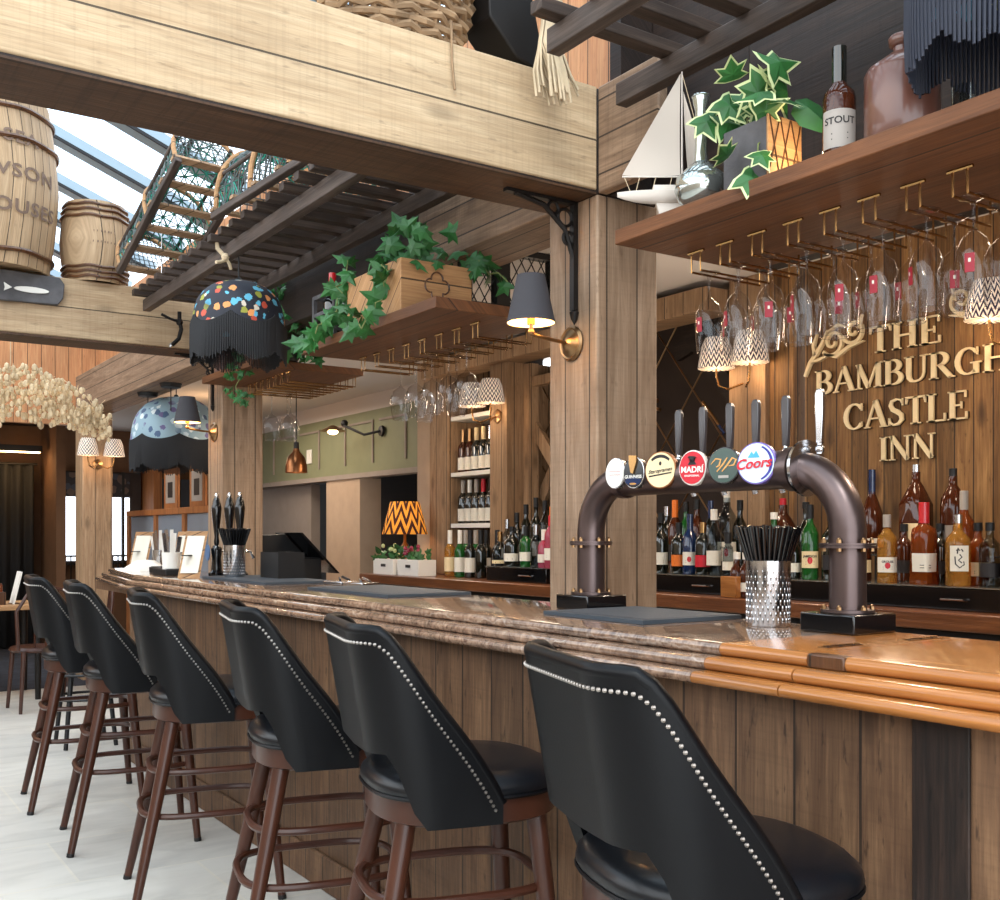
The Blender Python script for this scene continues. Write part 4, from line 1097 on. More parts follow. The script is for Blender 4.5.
def make_bottle(kind, glass, cap, lab, h=None, lz=(.25, .62), capr=.016, caph=.03, text=None, tcol='ink', foil=0, label='x', mark=None, square=False, name='spirit_bottle', k=1.0):
    t = thing(name, label, 'bottle')
    pr = PROF[kind]; H0 = pr[-1][1]; s = (h - caph) / H0 if h else 1
    P = [(r * k, z * s) for r, z in pr]
    wob = (lambda a, z: (1 / max(abs(math.cos(a)), abs(math.sin(a)))) ** .75 if z < H0 * s * .66 else 1) if square else None
    MB().lathe(P, n=24, wob=wob).build('glass_body', M[glass], t, ang=45)
    zt = P[-1][1]
    b = MB(); z0 = zt - foil
    b.lathe([(0, z0), (capr, z0), (capr, zt + caph), (capr * .9, zt + caph + .001), (0, zt + caph + .001)], n=16); b.build('cap', M[cap], t)
    if lab:
        rb = P[3][0] + .0012; za, zb = P[3][1] * lz[0], P[3][1] * lz[1] + (0)
        zb = max(zb, za + .02); b = MB(); A0, A1 = PI * 1.22 - 1.15, PI * 1.22 + 1.15
        def rad(a, z): 
            q = (1 / max(abs(math.cos(a)), abs(math.sin(a)))) ** .75 if square else 1
            if kind == 'decanter': return (.042 + .005 * z / max(P[3][1], .01)) * k * q + .0015
            if kind == 'round': return .051 * k
            return rb * q
        n = 12; g = [[b.v((rad(A0 + (A1 - A0) * i / n, z) * math.cos(A0 + (A1 - A0) * i / n), rad(A0 + (A1 - A0) * i / n, z) * math.sin(A0 + (A1 - A0) * i / n), z)) for i in range(n + 1)] for z in (za, zb)]
        for i in range(n): b.f((g[0][i], g[0][i + 1], g[1][i + 1], g[1][i]))
        lb = b.build('paper_label', M[lab], t)
        b = MB(); ac = PI * 1.22; zc = (za + zb) / 2; hh = zb - za
        def cylmap(u, v, d): return ((rad(ac, zc) + .0008) * math.cos(ac + u / rb), (rad(ac, zc) + .0008) * math.sin(ac + u / rb), zc + v)
        if text: text_into(b, text, hh * .26 if len(text) < 6 else min(hh * .2, .075 / len(text) * 1.5), lambda u, v, d: cylmap(u, v + hh * .2, d), bold=.0004)
        for j in range(2): b.poly([cylmap(u, v, 0) for u, v in ((-.018, -hh * (.12 + .14 * j)), (.018, -hh * (.12 + .14 * j)), (.018, -hh * (.12 + .14 * j) - .0025), (-.018, -hh * (.12 + .14 * j) - .0025))])
        b.build('label_print', M[tcol], lb)
        if mark:
            b = MB(); b.poly([cylmap(.011 * math.cos(q * .785), -hh * .05 + hh * .22 * math.sin(q * .785), 0) for q in range(8)]); b.build('label_emblem', M[mark], lb)
    return t
_proto = {}
def bottle(loc, label, group=None, **kw):
    key = repr(sorted(kw.items()))
    if key in _proto:
        o = dup(_proto[key], loc, rnd.uniform(-.25, .25), label)
        if 'group' in o: del o['group']
        if group: o['group'] = group
        return o
    o = make_bottle(label=label, **kw); o.location = loc
    if group: o['group'] = group
    _proto[key] = o; return o
def yat(px, X): r_ = ray(px, 500); return X * r_[1] / r_[0]
S1 = 1.1205                                      # top of the low step
ZS = 1.1205
# whisky under the sign ---------------------------------------------------
bottle((3.64, yat(810, 3.64), ZS), 'green whiskey bottle with red-brown cap and cream label, right of the straws', kind='tall', glass='gb_green', cap='black', lab='paper_cream', h=.32, foil=.03, text='JAMESON', mark='red')
bottle((3.66, yat(774, 3.66), ZS), 'green bottle with a white cap just behind the straws', kind='tall', glass='gb_green', cap='white', lab=None, h=.29)
bottle((3.86, yat(783, 3.86), ZS), 'large round amber bottle with a red and white label behind the straws', kind='dumpy', glass='gb_brown', cap='red', lab='paper', h=.36, k=1.25, mark='red')
bottle((3.86, yat(806, 3.86), ZS), 'dark bottle behind the green whiskey, half hidden', kind='tall', glass='gb_dark', cap='black', lab='paper_black', h=.34)
bottle((3.66, yat(795, 3.66), ZS), 'small dark bottle left of the green whiskey', kind='juice', glass='gb_dark', cap='black', lab='paper', h=.2)
bottle((3.66, yat(831, 3.66), ZS), 'dark bottle seen just left of the right-hand bronze pipe', kind='whisky', glass='gb_dark', cap='black', lab='paper_black', h=.28)
bottle((3.86, yat(872, 3.86), 1.2305), 'teal-capped whisky on the raised shelf right of the bronze pipe', kind='round', glass='gb_brown', cap='gb_blue', lab='paper', h=.36, foil=.08)
bottle((3.64, yat(887, 3.64), ZS), 'clear-shouldered whisky with white label and a small red bird', kind='whisky', glass='gb_gold', cap='brown_cap' if False else 'paper_grey', lab='paper', h=.27, foil=.02, text='GROUSE', mark='red', k=1.02)
bottle((3.86, yat(916, 3.86), 1.2305), 'tall square dark rum with white neck label on the raised shelf', kind='dumpy', glass='gb_brown', cap='steel', lab='paper_cream', h=.37, k=1.05, foil=.05, square=True)
bottle((3.64, yat(924, 3.64), ZS), 'bourbon sealed in dripping red wax with a torn white label', kind='decanter', glass='gb_amber', cap='wax_red', lab='paper', h=.315, foil=.05, capr=.020, square=True)
bottle((3.86, yat(953, 3.86), 1.2305), 'black-capped spiced rum with grey label on the raised shelf', kind='dumpy', glass='gb_brown', cap='black', lab='paper_grey', h=.345, k=1.0, foil=.06)
bottle((3.78, yat(964, 3.78), ZS), 'long-necked red whisky with pale foil just behind the gold Japanese bottle', kind='tall', glass='gb_amber', cap='paper_grey', lab='paper', h=.36, foil=.09, k=1.15)
bottle((3.62, yat(958, 3.62), ZS), 'gold whisky with black brush calligraphy on a white label', kind='whisky', glass='gb_gold', cap='steel', lab=None, h=.265, k=1.18, foil=.02)
cal = _proto[list(_proto)[-1]]
b = MB()
for i in range(8):
    a = PI * 1.22 - .75 + i * .19; c_ = a + .19
    b.f([b.v((.0465 * math.cos(q), .0465 * math.sin(q), z)) for q, z in ((a, .055), (c_, .055), (c_, .15), (a, .15))])
lb = b.build('paper_label', M['paper'], cal)
b = MB(); cm = lambda u, v, d: (.0473 * math.cos(PI * 1.22 + u / .0465), .0473 * math.sin(PI * 1.22 + u / .0465), .102 + v)
for st in ([(-.012, .03), (-.004, .034), (.002, .03)], [(-.005, .04), (-.008, .018)], [(.006, .036), (.012, .026)], [(-.016, .008), (-.014, -.02), (.0, -.034), (.016, -.022), (.014, -.010)], [(.0, .016), (.008, .006), (-.004, -.006), (.008, -.016)]):
    sp__ = stroke(st, [.004, .006, .003][:len(st)] if len(st) == 3 else .0045); n_ = len(st)
    L_, R_ = sp__[:n_], sp__[n_:][::-1]
    for i in range(n_ - 1): b.poly([cm(*L_[i], 0), cm(*L_[i + 1], 0), cm(*R_[i + 1], 0), cm(*R_[i], 0)])
b.build('brush_lettering', M['ink'], lb)
for px, X, k_ in ((904, 3.80, 'gb_brown'), (940, 3.80, 'gb_dark'), (978, 3.72, 'gb_amber'), (990, 3.66, 'gb_clear'), (1012, 3.66, 'gb_brown'), (862, 3.70, 'gb_brown')):
    bottle((X, yat(px, X), ZS), {904: 'brown bottle between the bird whisky and the wax-sealed bourbon, low at the back', 940: 'dark short bottle right of the wax-sealed bourbon', 978: 'amber bottle with cream label right of the calligraphy bottle', 990: 'clear square bottle near the right frame edge', 1012: 'brown bottle at the very edge of the frame', 862: 'brown bottle right behind the bronze pipe'}[px], kind='whisky', glass=k_, cap='black', lab='paper_cream' if px in (978, 862) else 'paper_black', h=.235)
# spirits between the large post and the chevron lamp ----------------------
row = [(661, 3.62, 'gb_dark', 'black', 'paper', 'wine', .30), (675, 3.80, 'gb_brown', 'orange', 'paper_black', 'tall', .37), (679, 3.62, 'gb_dark', 'black', 'orange', 'whisky', .25),
       (690, 3.62, 'gb_blue', 'gb_blue', 'paper', 'tall', .29), (703, 3.62, 'gb_dark', 'brass', 'red', 'whisky', .25), (697, 3.80, 'gb_brown', 'black', 'paper_black', 'tall', .37),
       (714, 3.62, 'gb_clear', 'white', 'paper', 'tall', .31), (711, 3.80, 'gb_dark', 'gb_blue', 'paper_grey', 'tall', .36), (727, 3.78, 'gb_clear', 'white', 'paper', 'whisky', .40),
       (728, 3.60, 'gb_clear', 'black', 'paper', 'juice', .20), (686, 3.82, 'gb_green', 'black', None, 'tall', .36), (740, 3.86, 'gb_dark', 'black', None, 'tall', .36), (667, 3.82, 'gb_dark', 'steel', None, 'tall', .34)]
nmz = ['black bottle with white label hard against the large post', 'dark bottle with a bright orange neck right of the large post', 'squat dark bottle with orange label, lower row', 'blue bottle with white and blue label, lower row beneath the red badge', 'dark bottle with a red label, lower row',
       'brown bottle in the back row beneath the red badge', 'clear white-capped bottle with white label, lower row', 'dark bottle with a blue neck in the back row', 'tall clear rum bottle with white cap, beneath the ice-blue badge', 'small clear bottle at the right end of the lower row',
       'dark green bottle in the back row under the cross pipe', 'dark bottle at the right end of the back row', 'dark silver-capped bottle at the left end of the back row']
for (px, X, gl, cp_, lb_, kd, hh), nm_ in zip(row, nmz):
    bottle((X, yat(px, X), ZS), nm_, kind=kd, glass=gl, cap=cp_, lab=lb_, h=hh, foil=.06 if cp_ in ('orange', 'gb_blue') else .02, k=1.25 if hh >= .4 else 1.0, mark='red' if px in (690, 727) else None, text='BACARDI' if px == 727 else None)
for px, nm_ in ((737, 'small white-capped dark juice bottle on the counter, left one beside the oak block'), (746, 'small white-capped dark juice bottle on the counter, right one beside the straws')):
    bottle((3.53, yat(px, 3.53), 1.0315), nm_, kind='juice', glass='gb_brown', cap='white', lab='paper', h=.20, k=1.2)
# spirits left of the large post --------------------------------------------
cl = [(500, 3.64, 'gb_clear', 'brass', 'paper_cream', 'round', .21), (512, 3.62, 'gb_dark', 'black', 'paper', 'dumpy', .24), (526, 3.62, 'gb_green', 'black', 'paper', 'whisky', .24), (536, 3.62, 'gb_clear', 'steel', None, 'tall', .25), (544, 3.60, 'gb_pink', 'white', 'paper', 'tall', .22), (551, 3.60, 'gb_pink', 'red', 'paper', 'whisky', .30),
      (507, 3.80, 'gb_clear', 'steel', 'paper_grey', 'tall', .29), (517, 3.80, 'gb_dark', 'black', 'paper_black', 'wine', .33), (526, 3.82, 'gb_dark', 'black', 'paper_black', 'tall', .38), (536, 3.82, 'gb_dark', 'black', 'paper_grey', 'wine', .42), (545, 3.82, 'gb_clear', 'black', 'paper', 'tall', .40), (552, 3.82, 'gb_brown', 'orange', 'paper', 'tall', .36)]
cln = ['round clear bottle with gold stopper, leftmost on the step left of the large post', 'squat black bottle with a white arrow-like label', 'green bottle with white label in the front of the left cluster', 'slim clear bottle in the front of the left cluster', 'pink gin bottle with white cap', 'pink bottle with a red cap beside the large post',
       'clear grey-labelled bottle behind the round one', 'black wine-shaped bottle in the back of the left cluster', 'dark tall bottle in the back of the left cluster', 'tallest black bottle of the left cluster', 'clear bottle with black cap at the back, by the large post', 'orange-necked bottle at the back against the large post']
for (px, X, gl, cp_, lb_, kd, hh), nm_ in zip(cl, cln):
    bottle((X, yat(px, X), ZS), nm_, kind=kd, glass=gl, cap=cp_, lab=lb_, h=hh, foil=.03)
# wine: on the counter and on the cabinet shelves
wl = [('gb_gold', 'white', 'paper_cream'), ('gb_green', 'paper_grey', 'paper'), ('gb_green', 'white', 'paper'), ('gb_green', 'paper_grey', 'paper'), ('gb_dark', 'paper_black', 'paper'), ('gb_dark', 'black', 'paper'), ('gb_dark', 'black', None), ('gb_dark', 'black', 'paper_black')]
for i, (gl, cp_, lb_) in enumerate(wl):
    X = 3.69 + .085 * (i % 2)
    bottle((X, 6.11 - i * .064, 1.0315), 'wine bottle on the back counter, %s' % ['pale gold one at the left end', 'green, second from the left', 'green, third from the left', 'green, fourth from the left', 'dark with pale label, fifth from the left', 'dark with pale label, sixth from the left', 'dark without label, seventh from the left', 'black-labelled, at the right end'][i], kind='wine', glass=gl, cap=cp_, lab=lb_, h=.31, foil=.06, lz=(.2, .75))
for lev, (z, caps) in enumerate(((1.3905, ['paper_grey', 'white', 'paper_grey', 'red', 'paper_black', 'wax_red']), (1.7505, ['brass_old', 'brass_old', 'paper_cream', 'paper_cream', 'steel', 'black']))):
    for i, c_ in enumerate(caps):
        bottle((3.95, 6.36 - i * .088, z), ['dark wine bottle with pale label on the lower cabinet shelf', 'wine bottle with pale label on the upper cabinet shelf'][lev] + ', ' + ['far left', 'second from left', 'third from left', 'third from right', 'second from right', 'far right'][i], kind='wine', glass='gb_dark' if (lev, i) not in ((1, 0), (1, 1)) else 'gb_brown', cap=c_, lab='paper', h=.305, foil=.06, lz=(.1, .62))
# ---------------------------------------------------------------- slatted racks under the roof
def rack(y0, y1, label):
    t = thing('slatted_rack', label, 'rack', (0, 0, 0))
    for x in (1.70, 2.075): MB().box((x - .022, y0, 2.60), (x + .022, y1 - (.16 if x < 2 and y1 < 3 else 0), 2.665)).build('rail', M['rack'], t, bevel=.003)
    y = y0 + .04
    while y < y1 - (.2 if y1 < 3 else .04):
        MB().box((1.60, y, 2.6655), (2.12, y + .05, 2.70)).build('slat', M['dark_x'], t, bevel=.003)
        y += .145
    return t
ra = rack(-.6, 2.44, 'dark slatted ladder rack at the top right above the plant shelf')
rb_ = rack(3.0, 6.2, 'dark slatted ladder rack carrying the lobster pots, between the two pale beams')
for x, y in ((1.70, 5.9), (1.70, 3.3)):
    MB().cyl((x, y, 2.71), (x, y, 3.05), .003, n=6).build('hanging_wire', M['steel'], rb_)

def leaf_shape(kind=0):
    if kind == 0: return [(0, 0), (.22, -.06), (.50, -.02), (.30, .22), (.46, .52), (.20, .52), (0, 1.0), (-.20, .52), (-.46, .52), (-.30, .22), (-.50, -.02), (-.22, -.06)]
    return [(0, 0), (.26, .12), (.34, .42), (.2, .8), (0, 1.15), (-.2, .8), (-.34, .42), (-.26, .12)]
def leaf(mb, p, dr, nrm, size, kind=0, k=1.0, lift=0):
    dr = Vector(dr).normalized(); n = Vector(nrm); n = (n - dr * n.dot(dr)).normalized(); s = dr.cross(n)
    c = Vector(p) + dr * size * .32 + n * (lift + size * .06)
    sh = leaf_shape(kind); vs = []
    for u, v in sh:
        q = Vector(p) + s * u * size * k + dr * ((v - .32) * k + .32) * size - n * (abs(u) * .28 * size * k) + n * lift
        vs.append(mb.v(q))
    cv = mb.v(c)
    for i in range(len(vs)): mb.f((cv, vs[i], vs[(i + 1) % len(vs)]))
def foliage(anchor, pts, size, var=False, name='foliage', parent=None, seed=1, view=(-.55, -.8, -.1), kind=0):
    rr = random.Random(seed); a, b = MB(), MB()
    for p in pts:
        d = Vector((rr.uniform(-1, 1), rr.uniform(-1, 1), rr.uniform(-1.2, .5)))
        n = Vector(view) * 1.0 + Vector((rr.uniform(-.6, .6), rr.uniform(-.6, .6), rr.uniform(-.3, .7)))
        sz = size * rr.uniform(.7, 1.25)
        leaf(a, p, d, n, sz, kind)
        if var: leaf(b, p, d, n, sz, kind, .84, .0016)
    if var:
        o = a.build('leaf_margin', M['leaf_l'], parent, smooth=False); b.build('leaves', M['leaf'], parent, smooth=False)
    else: o = a.build(name, M['leaf'], parent, smooth=False)
    return o
def vine(p0, p1, n, sag=.05, seed=0, j=.02):
    rr = random.Random(seed); p0, p1 = Vector(p0), Vector(p1)
    return [p0.lerp(p1, i / (n - 1)) + Vector((rr.uniform(-j, j), rr.uniform(-j, j), rr.uniform(-j, j) - sag * math.sin(PI * i / (n - 1)))) for i in range(n)]

# crate of ivy on the middle shelf
SZT = SZ + .0405
t = thing('ivy_crate', 'wooden crate with a burnt quatrefoil mark, overflowing with trailing ivy', 'planter', (1.842, 3.395, SZT))
b = MB(); b.box((0, 0, 0), (.305, .013, .195)).box((0, .437, 0), (.305, .45, .195)).box((0, .0131, 0), (.013, .4369, .195)).box((.292, .0131, 0), (.305, .4369, .195)).box((.0131, .0131, 0), (.2919, .4369, .013))
cr = b.build('crate', M['crate'], t, bevel=.002)
b = MB(); q = [((.034 + .018 * abs(math.cos(2 * a)) ** .7) * math.cos(a), (.034 + .018 * abs(math.cos(2 * a)) ** .7) * math.sin(a)) for a in [2 * PI * i / 48 for i in range(48)]]
b.tube([(.152 + u, -.001, .107 + v) for u, v in q], .0035, 6, True); b.build('burnt_mark', M['oak_end'], cr)
pts = []
rr = random.Random(4)
for i in range(46): pts.append((rr.uniform(-.02, .34), rr.uniform(-.04, .41), .20 + rr.uniform(-.02, .14) * (1 - abs(rr.random() - .2))))
for i in range(12): pts.append((rr.uniform(.0, .1), rr.uniform(-.02, .25), .25 + rr.uniform(0, .11)))
v1 = vine((.0, .40, .26), (-.10, .62, -.05), 14, .02, 1); v2 = vine((-.0, .10, .20), (-.05, .08, .02), 9, .0, 2); v3 = vine((-.02, .37, .08), (-.115, .08, -.05), 12, .05, 3); v4 = vine((.29, .0, .205), (.40, -.08, .15), 6, -.02, 5)
for v in (v1, v2, v3, v4): MB().tube(v, .003, 5).build('vine', M['stem'], t)
pts += v1 + v1 + v2 + v3 + v4
foliage(None, pts, .078, parent=t, seed=3)
# wire bottle carrier with a red-capped bottle
t = thing('bottle_carrier', 'grey wooden bottle carrier at the far end of the middle shelf', 'carrier', (1.93, 4.10, SZT))
b = MB()
for x in (-.07, .07):
    for y in (-.10, .10): b.box((x - .008, y - .008, 0), (x + .008, y + .008, .20))
    for z in (.03, .11, .185): b.box((x - .006, -.10, z), (x + .006, .10, z + .016))
for y in (-.10, .10):
    for z in (.03, .185): b.box((-.07, y - .006, z), (.07, y + .006, z + .016))
b.box((-.075, -.105, 0), (.075, .105, .008)); b.build('frame', M['slate'], t)
bottle((1.915, 4.14, SZT + .0085), 'dark wine bottle with a red cap standing in the grey bottle carrier', kind='wine', glass='gb_dark', cap='wax_red', lab='paper_black', h=.29, foil=.07)
bottle((1.945, 4.055, SZT + .0085), 'plain dark bottle beside the red-capped one in the carrier', kind='tall', glass='gb_dark', cap='black', lab=None, h=.28)
# dark ivy hanging behind the big lampshade
t = thing('hanging_ivy', 'dark mass of ivy hanging beside the large fringed lampshade', 'plant', (2.3, 5.45, 2.258))
rr = random.Random(11); pts = [(rr.uniform(-.22, .12), rr.uniform(-.28, .25), rr.uniform(.0, .42)) for i in range(150)]
MB().lathe([(0, 0), (.06, 0), (.075, .12), (0, .12)], (-.05, 0, 0), 14).build('pot', M['black'], t)
foliage(None, pts, .07, parent=t, seed=12)
t = thing('trailing_ivy', 'small bright ivy trailing below the farthest shelf under the fringed lampshade', 'plant', (2.06, 5.62, 2.256))
rr = random.Random(5); v = vine((0, 0, .05), (-.02, .02, -.22), 12, 0, 7)
MB().tube(v, .003, 5).build('vine', M['stem'], t)
MB().lathe([(0, 0), (.03, 0), (.035, .05), (0, .05)], (.04, 0, 0), 12).build('pot', M['stone_jar'], t)
foliage(None, [Vector(p) + Vector((rr.uniform(-.05, .05), rr.uniform(-.06, .06), rr.uniform(-.01, .01))) for p in v * 3], .045, parent=t, seed=13)
t = thing('terracotta_planter', 'round brown planter at the far end of the farthest shelf, against the middle post', 'planter', (2.13, 6.13, 2.256))
MB().lathe([(0, 0), (.05, 0), (.066, .12), (.07, .12), (.07, .14), (.06, .14), (.056, .10), (0, .10)], n=28).build('pot', M['stone_jar'], t)
MB().lathe([(0, .1005), (.055, .1005), (0, .115)], n=20).build('soil', M['dark_wall'], t)
# leaded internal window right of the crate
t = thing('leaded_window', 'black leaded diamond-pane window between the ivy crate and the large post', 'window', (0, 0, 0))
t['kind'] = 'structure'; t.name = 'window_1'
YW = 3.90
b = MB()
for x0, x1 in ((2.44, 2.47), (2.60, 2.67), (2.90, 2.95)): b.box((x0, YW, 2.30), (x1, YW + .05, 2.598))
b.box((2.47, YW, 2.30), (2.90, YW + .05, 2.335)).box((2.47, YW, 2.57), (2.90, YW + .05, 2.598)); b.build('frame', M['black'], t)
b = MB()
for x0, x1 in ((2.475, 2.595), (2.675, 2.895)):
    w = x1 - x0
    for k in range(-3, 5):
        for sg in (1, -1):
            xa, xb = x0 + k * .055, x0 + k * .055 + .235 * .6
            if sg < 0: xa, xb = xb, xa
            lo, hi = 0., 1.
            for lim, s_ in ((x0, 1), (x1, -1)):
                fa, fb = (xa - lim) * s_, (xb - lim) * s_
                if fa < 0 and fb < 0: lo = 2
                elif fa < 0: lo = max(lo, fa / (fa - fb))
                elif fb < 0: hi = min(hi, fa / (fa - fb))
            if hi - lo > .05: b.cyl((xa + (xb - xa) * lo, YW + .02, 2.335 + .235 * lo), (xa + (xb - xa) * hi, YW + .02, 2.335 + .235 * hi), .0028, n=5)
b.build('lead_line', M['black'], t); MB().box((2.47, YW + .024, 2.335), (2.90, YW + .028, 2.57)).build('pane', M['pane'], t)

# ---------------------------------------------------------------- things on the long shelf
t = thing('model_boat', 'pale model sailing boat with white sails on the end of the long shelf', 'model boat', (1.90, 2.03, SZT), R(-34))
hull = MB(); L = .30
rings = []
for i in range(13):
    u = -1 + 2 * i / 12; w = .028 * (1 - abs(u) ** 2.4) + .003; zc = .075 - .012 * (1 - u * u)
    rings.append([hull.v((u * L / 2 - .02, w * math.cos(a), .085 + (.034 * math.sin(a) if math.sin(a) < 0 else .004 * math.sin(a)) * (1 - .6 * abs(u) ** 3))) for a in [2 * PI * k / 14 for k in range(14)]])
for p, q in zip(rings, rings[1:]):
    for k in range(14): hull.f((p[k], p[(k + 1) % 14], q[(k + 1) % 14], q[k]))
hull.f(rings[0][::-1]); hull.f(rings[-1]); h = hull.build('hull', M['hull'], t)
MB().box((-.06, -.016, .088), (.02, .016, .106)).build('cabin', M['hull'], h, bevel=.003)
MB().prism([(-.05, .052), (.03, .052), (.015, 0), (-.035, 0)], lambda u, v, d: (u, d, v), -.006, .006).box((-.05, -.03, 0), (.03, .03, .006)).build('keel_stand', M['hull'], t)
MB().cyl((0.03, 0, .09), (.03, 0, .46), .0035, .002, 8).cyl((.03, 0, .135), (-.155, 0, .135), .0025, n=6).build('mast', M['hull'], t)
def sail(P, name):
    b = MB(); n = 8; P = [Vector(p) for p in P]
    for s in (-.0006, .0006):
        g = []
        for i in range(n + 1):
            row = []
            for j in range(n + 1 - i):
                a, c = i / n, j / n
                q = P[0] * (1 - a - c) + P[1] * a + P[2] * c
                q = q + Vector((0, .03 * (1 - a - c) * (a + c) * 1.6 + s, 0)); row.append(b.v(q))
            g.append(row)
        for i in range(n):
            for j in range(n - i):
                b.f((g[i][j], g[i + 1][j], g[i][j + 1]))
                if j < n - i - 1: b.f((g[i + 1][j], g[i + 1][j + 1], g[i][j + 1]))
    return b.build(name, M['sail'], t)
sail([(.024, 0, .14), (-.155, 0, .14), (.026, 0, .455)], 'main_sail'); sail([(.05, 0, .13), (.125, 0, .10), (.034, 0, .40)], 'jib_sail')
b = MB()
for x in (-.15, -.10, -.05, .0): b.cyl((x, 0, .137), (x - .012 if x > -.12 else -.13, 0, .09), .0012, n=5)
b.cyl((.03, 0, .455), (.13, 0, .09), .0012, n=5); b.build('rigging', M['rope'], t)
t.scale = (.84, .84, .84)
t = thing('glass_decanter', 'round silvery glass decanter with a long neck beside the model boat', 'decanter', (1.90, 1.925, SZT))
MB().lathe([(0, 0), (.03, 0), (.055, .02), (.067, .05), (.062, .08), (.036, .105), (.018, .12), (.0155, .15), (.015, .25), (.020, .268), (.022, .285)], n=28).build('vessel', M['silver_glass'], t)
MB().tube([(.021 * math.cos(2 * PI * i / 20), .021 * math.sin(2 * PI * i / 20), .285) for i in range(20)], .003, 6, True).build('lip', M['silver_glass'], t)
t = thing('plant_box', 'square dark box planter with variegated ivy and a lit lattice side', 'planter', (1.90, 1.735, SZT))
MB().box((-.045, -.062, 0), (.075, .07, .145)).build('box', M['slate'], t, bevel=.002)
MB().box((-.042, -.067, .005), (.072, -.0625, .15)).build('pale_side', M['crate'], t)
b = MB()
for k in range(3): b.bar((-.042 + .038 * k, -.0685, .008), (-.004 + .036 * k, -.0685, .148), .0025, .002).bar((.072 - .038 * k, -.0685, .008), (.034 - .036 * k, -.0685, .148), .0025, .002)
b.build('lattice_line', M['oak_end'], t)
rr = random.Random(21); pts = [(rr.uniform(-.09, .06), rr.uniform(-.09, .13), .145 + rr.uniform(.0, .12)) for i in range(17)]
pts += [(-.07, .03, .07), (-.075, -.015, .02), (-.065, -.06, .06)]
foliage(None, pts, .088, True, parent=t, seed=22)
b = MB(); leaf(b, (.02, -.02, .19), (.15, -.1, 1), (-.5, -.8, 0), .10, 1); leaf(b, (.03, -.085, .19), (.35, -.35, -.45), (-.5, -.7, .3), .115, 1); o = b.build('long_leaves', M['leaf'], t, smooth=False)
MB().tube(vine((0, -.04, .17), (-.06, -.05, .04), 8, 0, 3, .01), .002, 5).build('vine', M['stem'], t)
lamp('POINT', 'planter_side_fill', (1.925, 1.60, SZT + .035), 1.0, (1, .72, .4), .015)  # bare lamp added in front of the pale side to make it glow
o = bottle((1.915, 1.515, SZT), 'amber beer bottle with oval stout label, empty, on the long shelf', kind='wine', glass='gb_brown', cap='gb_dark', lab='paper_grey', h=.255, foil=.08, k=.95, lz=(.18, .78), text='STOUT', tcol='ink')
t = thing('stoneware_flagon', 'large brown stoneware flagon on the long shelf', 'jar', (1.955, 1.385, SZT))
MB().lathe([(0, 0), (.074, 0), (.077, .005), (.077, .158), (.071, .17), (.026, .202), (.018, .206), (.018, .216), (.026, .221), (.028, .235), (.024, .24), (.015, .24), (.013, .215)], n=40).build('flagon', M['stone_jar'], t, ang=50)
t = thing('glass_cylinder', 'tall clear glass cylinder half hidden behind the stoneware flagon', 'vase', (2.06, 1.31, SZT)); MB().lathe([(.025, 0), (.025, .13), (.023, .13)], n=20, caps=False).build('vase', M['silver_glass'], t)
for i, (x, y) in enumerate(((1.93, 1.21), (1.98, 1.60), (1.99, 1.465))):
    t = thing('price_card', ['white card with a black cross lying on the shelf under the dark fringe', 'white card edge between plant box and beer bottle', 'white card edge between beer bottle and flagon'][i], 'card', (x, y, SZT), 0)
    MB().box((-.05, -.038, 0), (-.002, .038, .018)).build('card', M['white'], t)
    if i == 0: MB().bar((-.0505, -.010, .002), (-.0505, .010, .016), .001, .003).bar((-.0505, .010, .002), (-.0505, -.010, .016), .001, .003).build('cross_mark', M['ink'], t)

# ---------------------------------------------------------------- fringed lampshades
def fringed(name, label, loc, r, hd, fr_len, mat_f, mat_fr, lobes=8, cord=.3, squash=1.0, group=None):
    t = thing(name, label, 'lampshade', loc)
    n = lobes * 8
    def rad(a): return 1 + .035 * abs(math.sin(a * lobes / 2))
    def edge(a): return -.045 * abs(math.sin(a * lobes / 2)) ** .8
    b = MB(); rings = []
    m = 12
    for j in range(m + 1):
        u = j / m; rr_ = r * math.sin(u * PI / 2) ** .8 * (1 if j else 0) + .02; z = hd * (math.cos(u * PI / 2)) ** 1.0
        rings.append([b.v((rr_ * (1 + (rad(2 * PI * i / n) - 1) * u) * math.cos(2 * PI * i / n), rr_ * (1 + (rad(2 * PI * i / n) - 1) * u) * math.sin(2 * PI * i / n), z + edge(2 * PI * i / n) * max(0, (u - .7) / .3))) for i in range(n)])
    for p, q in zip(rings, rings[1:]):
        for i in range(n): b.f((p[i], q[i], q[(i + 1) % n], p[(i + 1) % n]))
    b.build('shade_fabric', mat_f, t, ang=80)
    b = MB(); rr = random.Random(2)
    nf = int(150 * r / .16)
    for i in range(nf):
        a = 2 * PI * i / nf; x, y = (r + .024) * rad(a) * math.cos(a), (r + .024) * rad(a) * math.sin(a); z0 = edge(a) + .012
        b.tube([(x, y, z0), (x * 1.01, y * 1.01, z0 - fr_len * .5), (x * 1.0, y * 1.0, z0 - fr_len * rr.uniform(.93, 1.04))], [.0046, .004, .003], 5)
    fr_ = b.build('fringe', mat_fr, t)
    b = MB(); b.tube([((r + .02) * rad(2 * PI * i / n) * math.cos(2 * PI * i / n), (r + .02) * rad(2 * PI * i / n) * math.sin(2 * PI * i / n), edge(2 * PI * i / n)) for i in range(n)], .007, 6, True); b.build('trim_braid', mat_fr, t)
    MB().cyl((0, 0, hd), (0, 0, hd + cord), .004, n=8).ball((0, 0, hd + .005), .02, 10).build('cord', M['black'], t)
    return t
fringed('fringed_lampshade', 'large dark floral domed lampshade with long fringe hanging from the slatted rack', (1.72, 4.74, 2.30), .185, .18, .17, M['floral'], M['fringe_black'], 6, .13)
t = thing('rope_loop', 'frayed white rope knot tied to the rack above the floral lampshade', 'rope', (1.67, 4.78, 2.60))
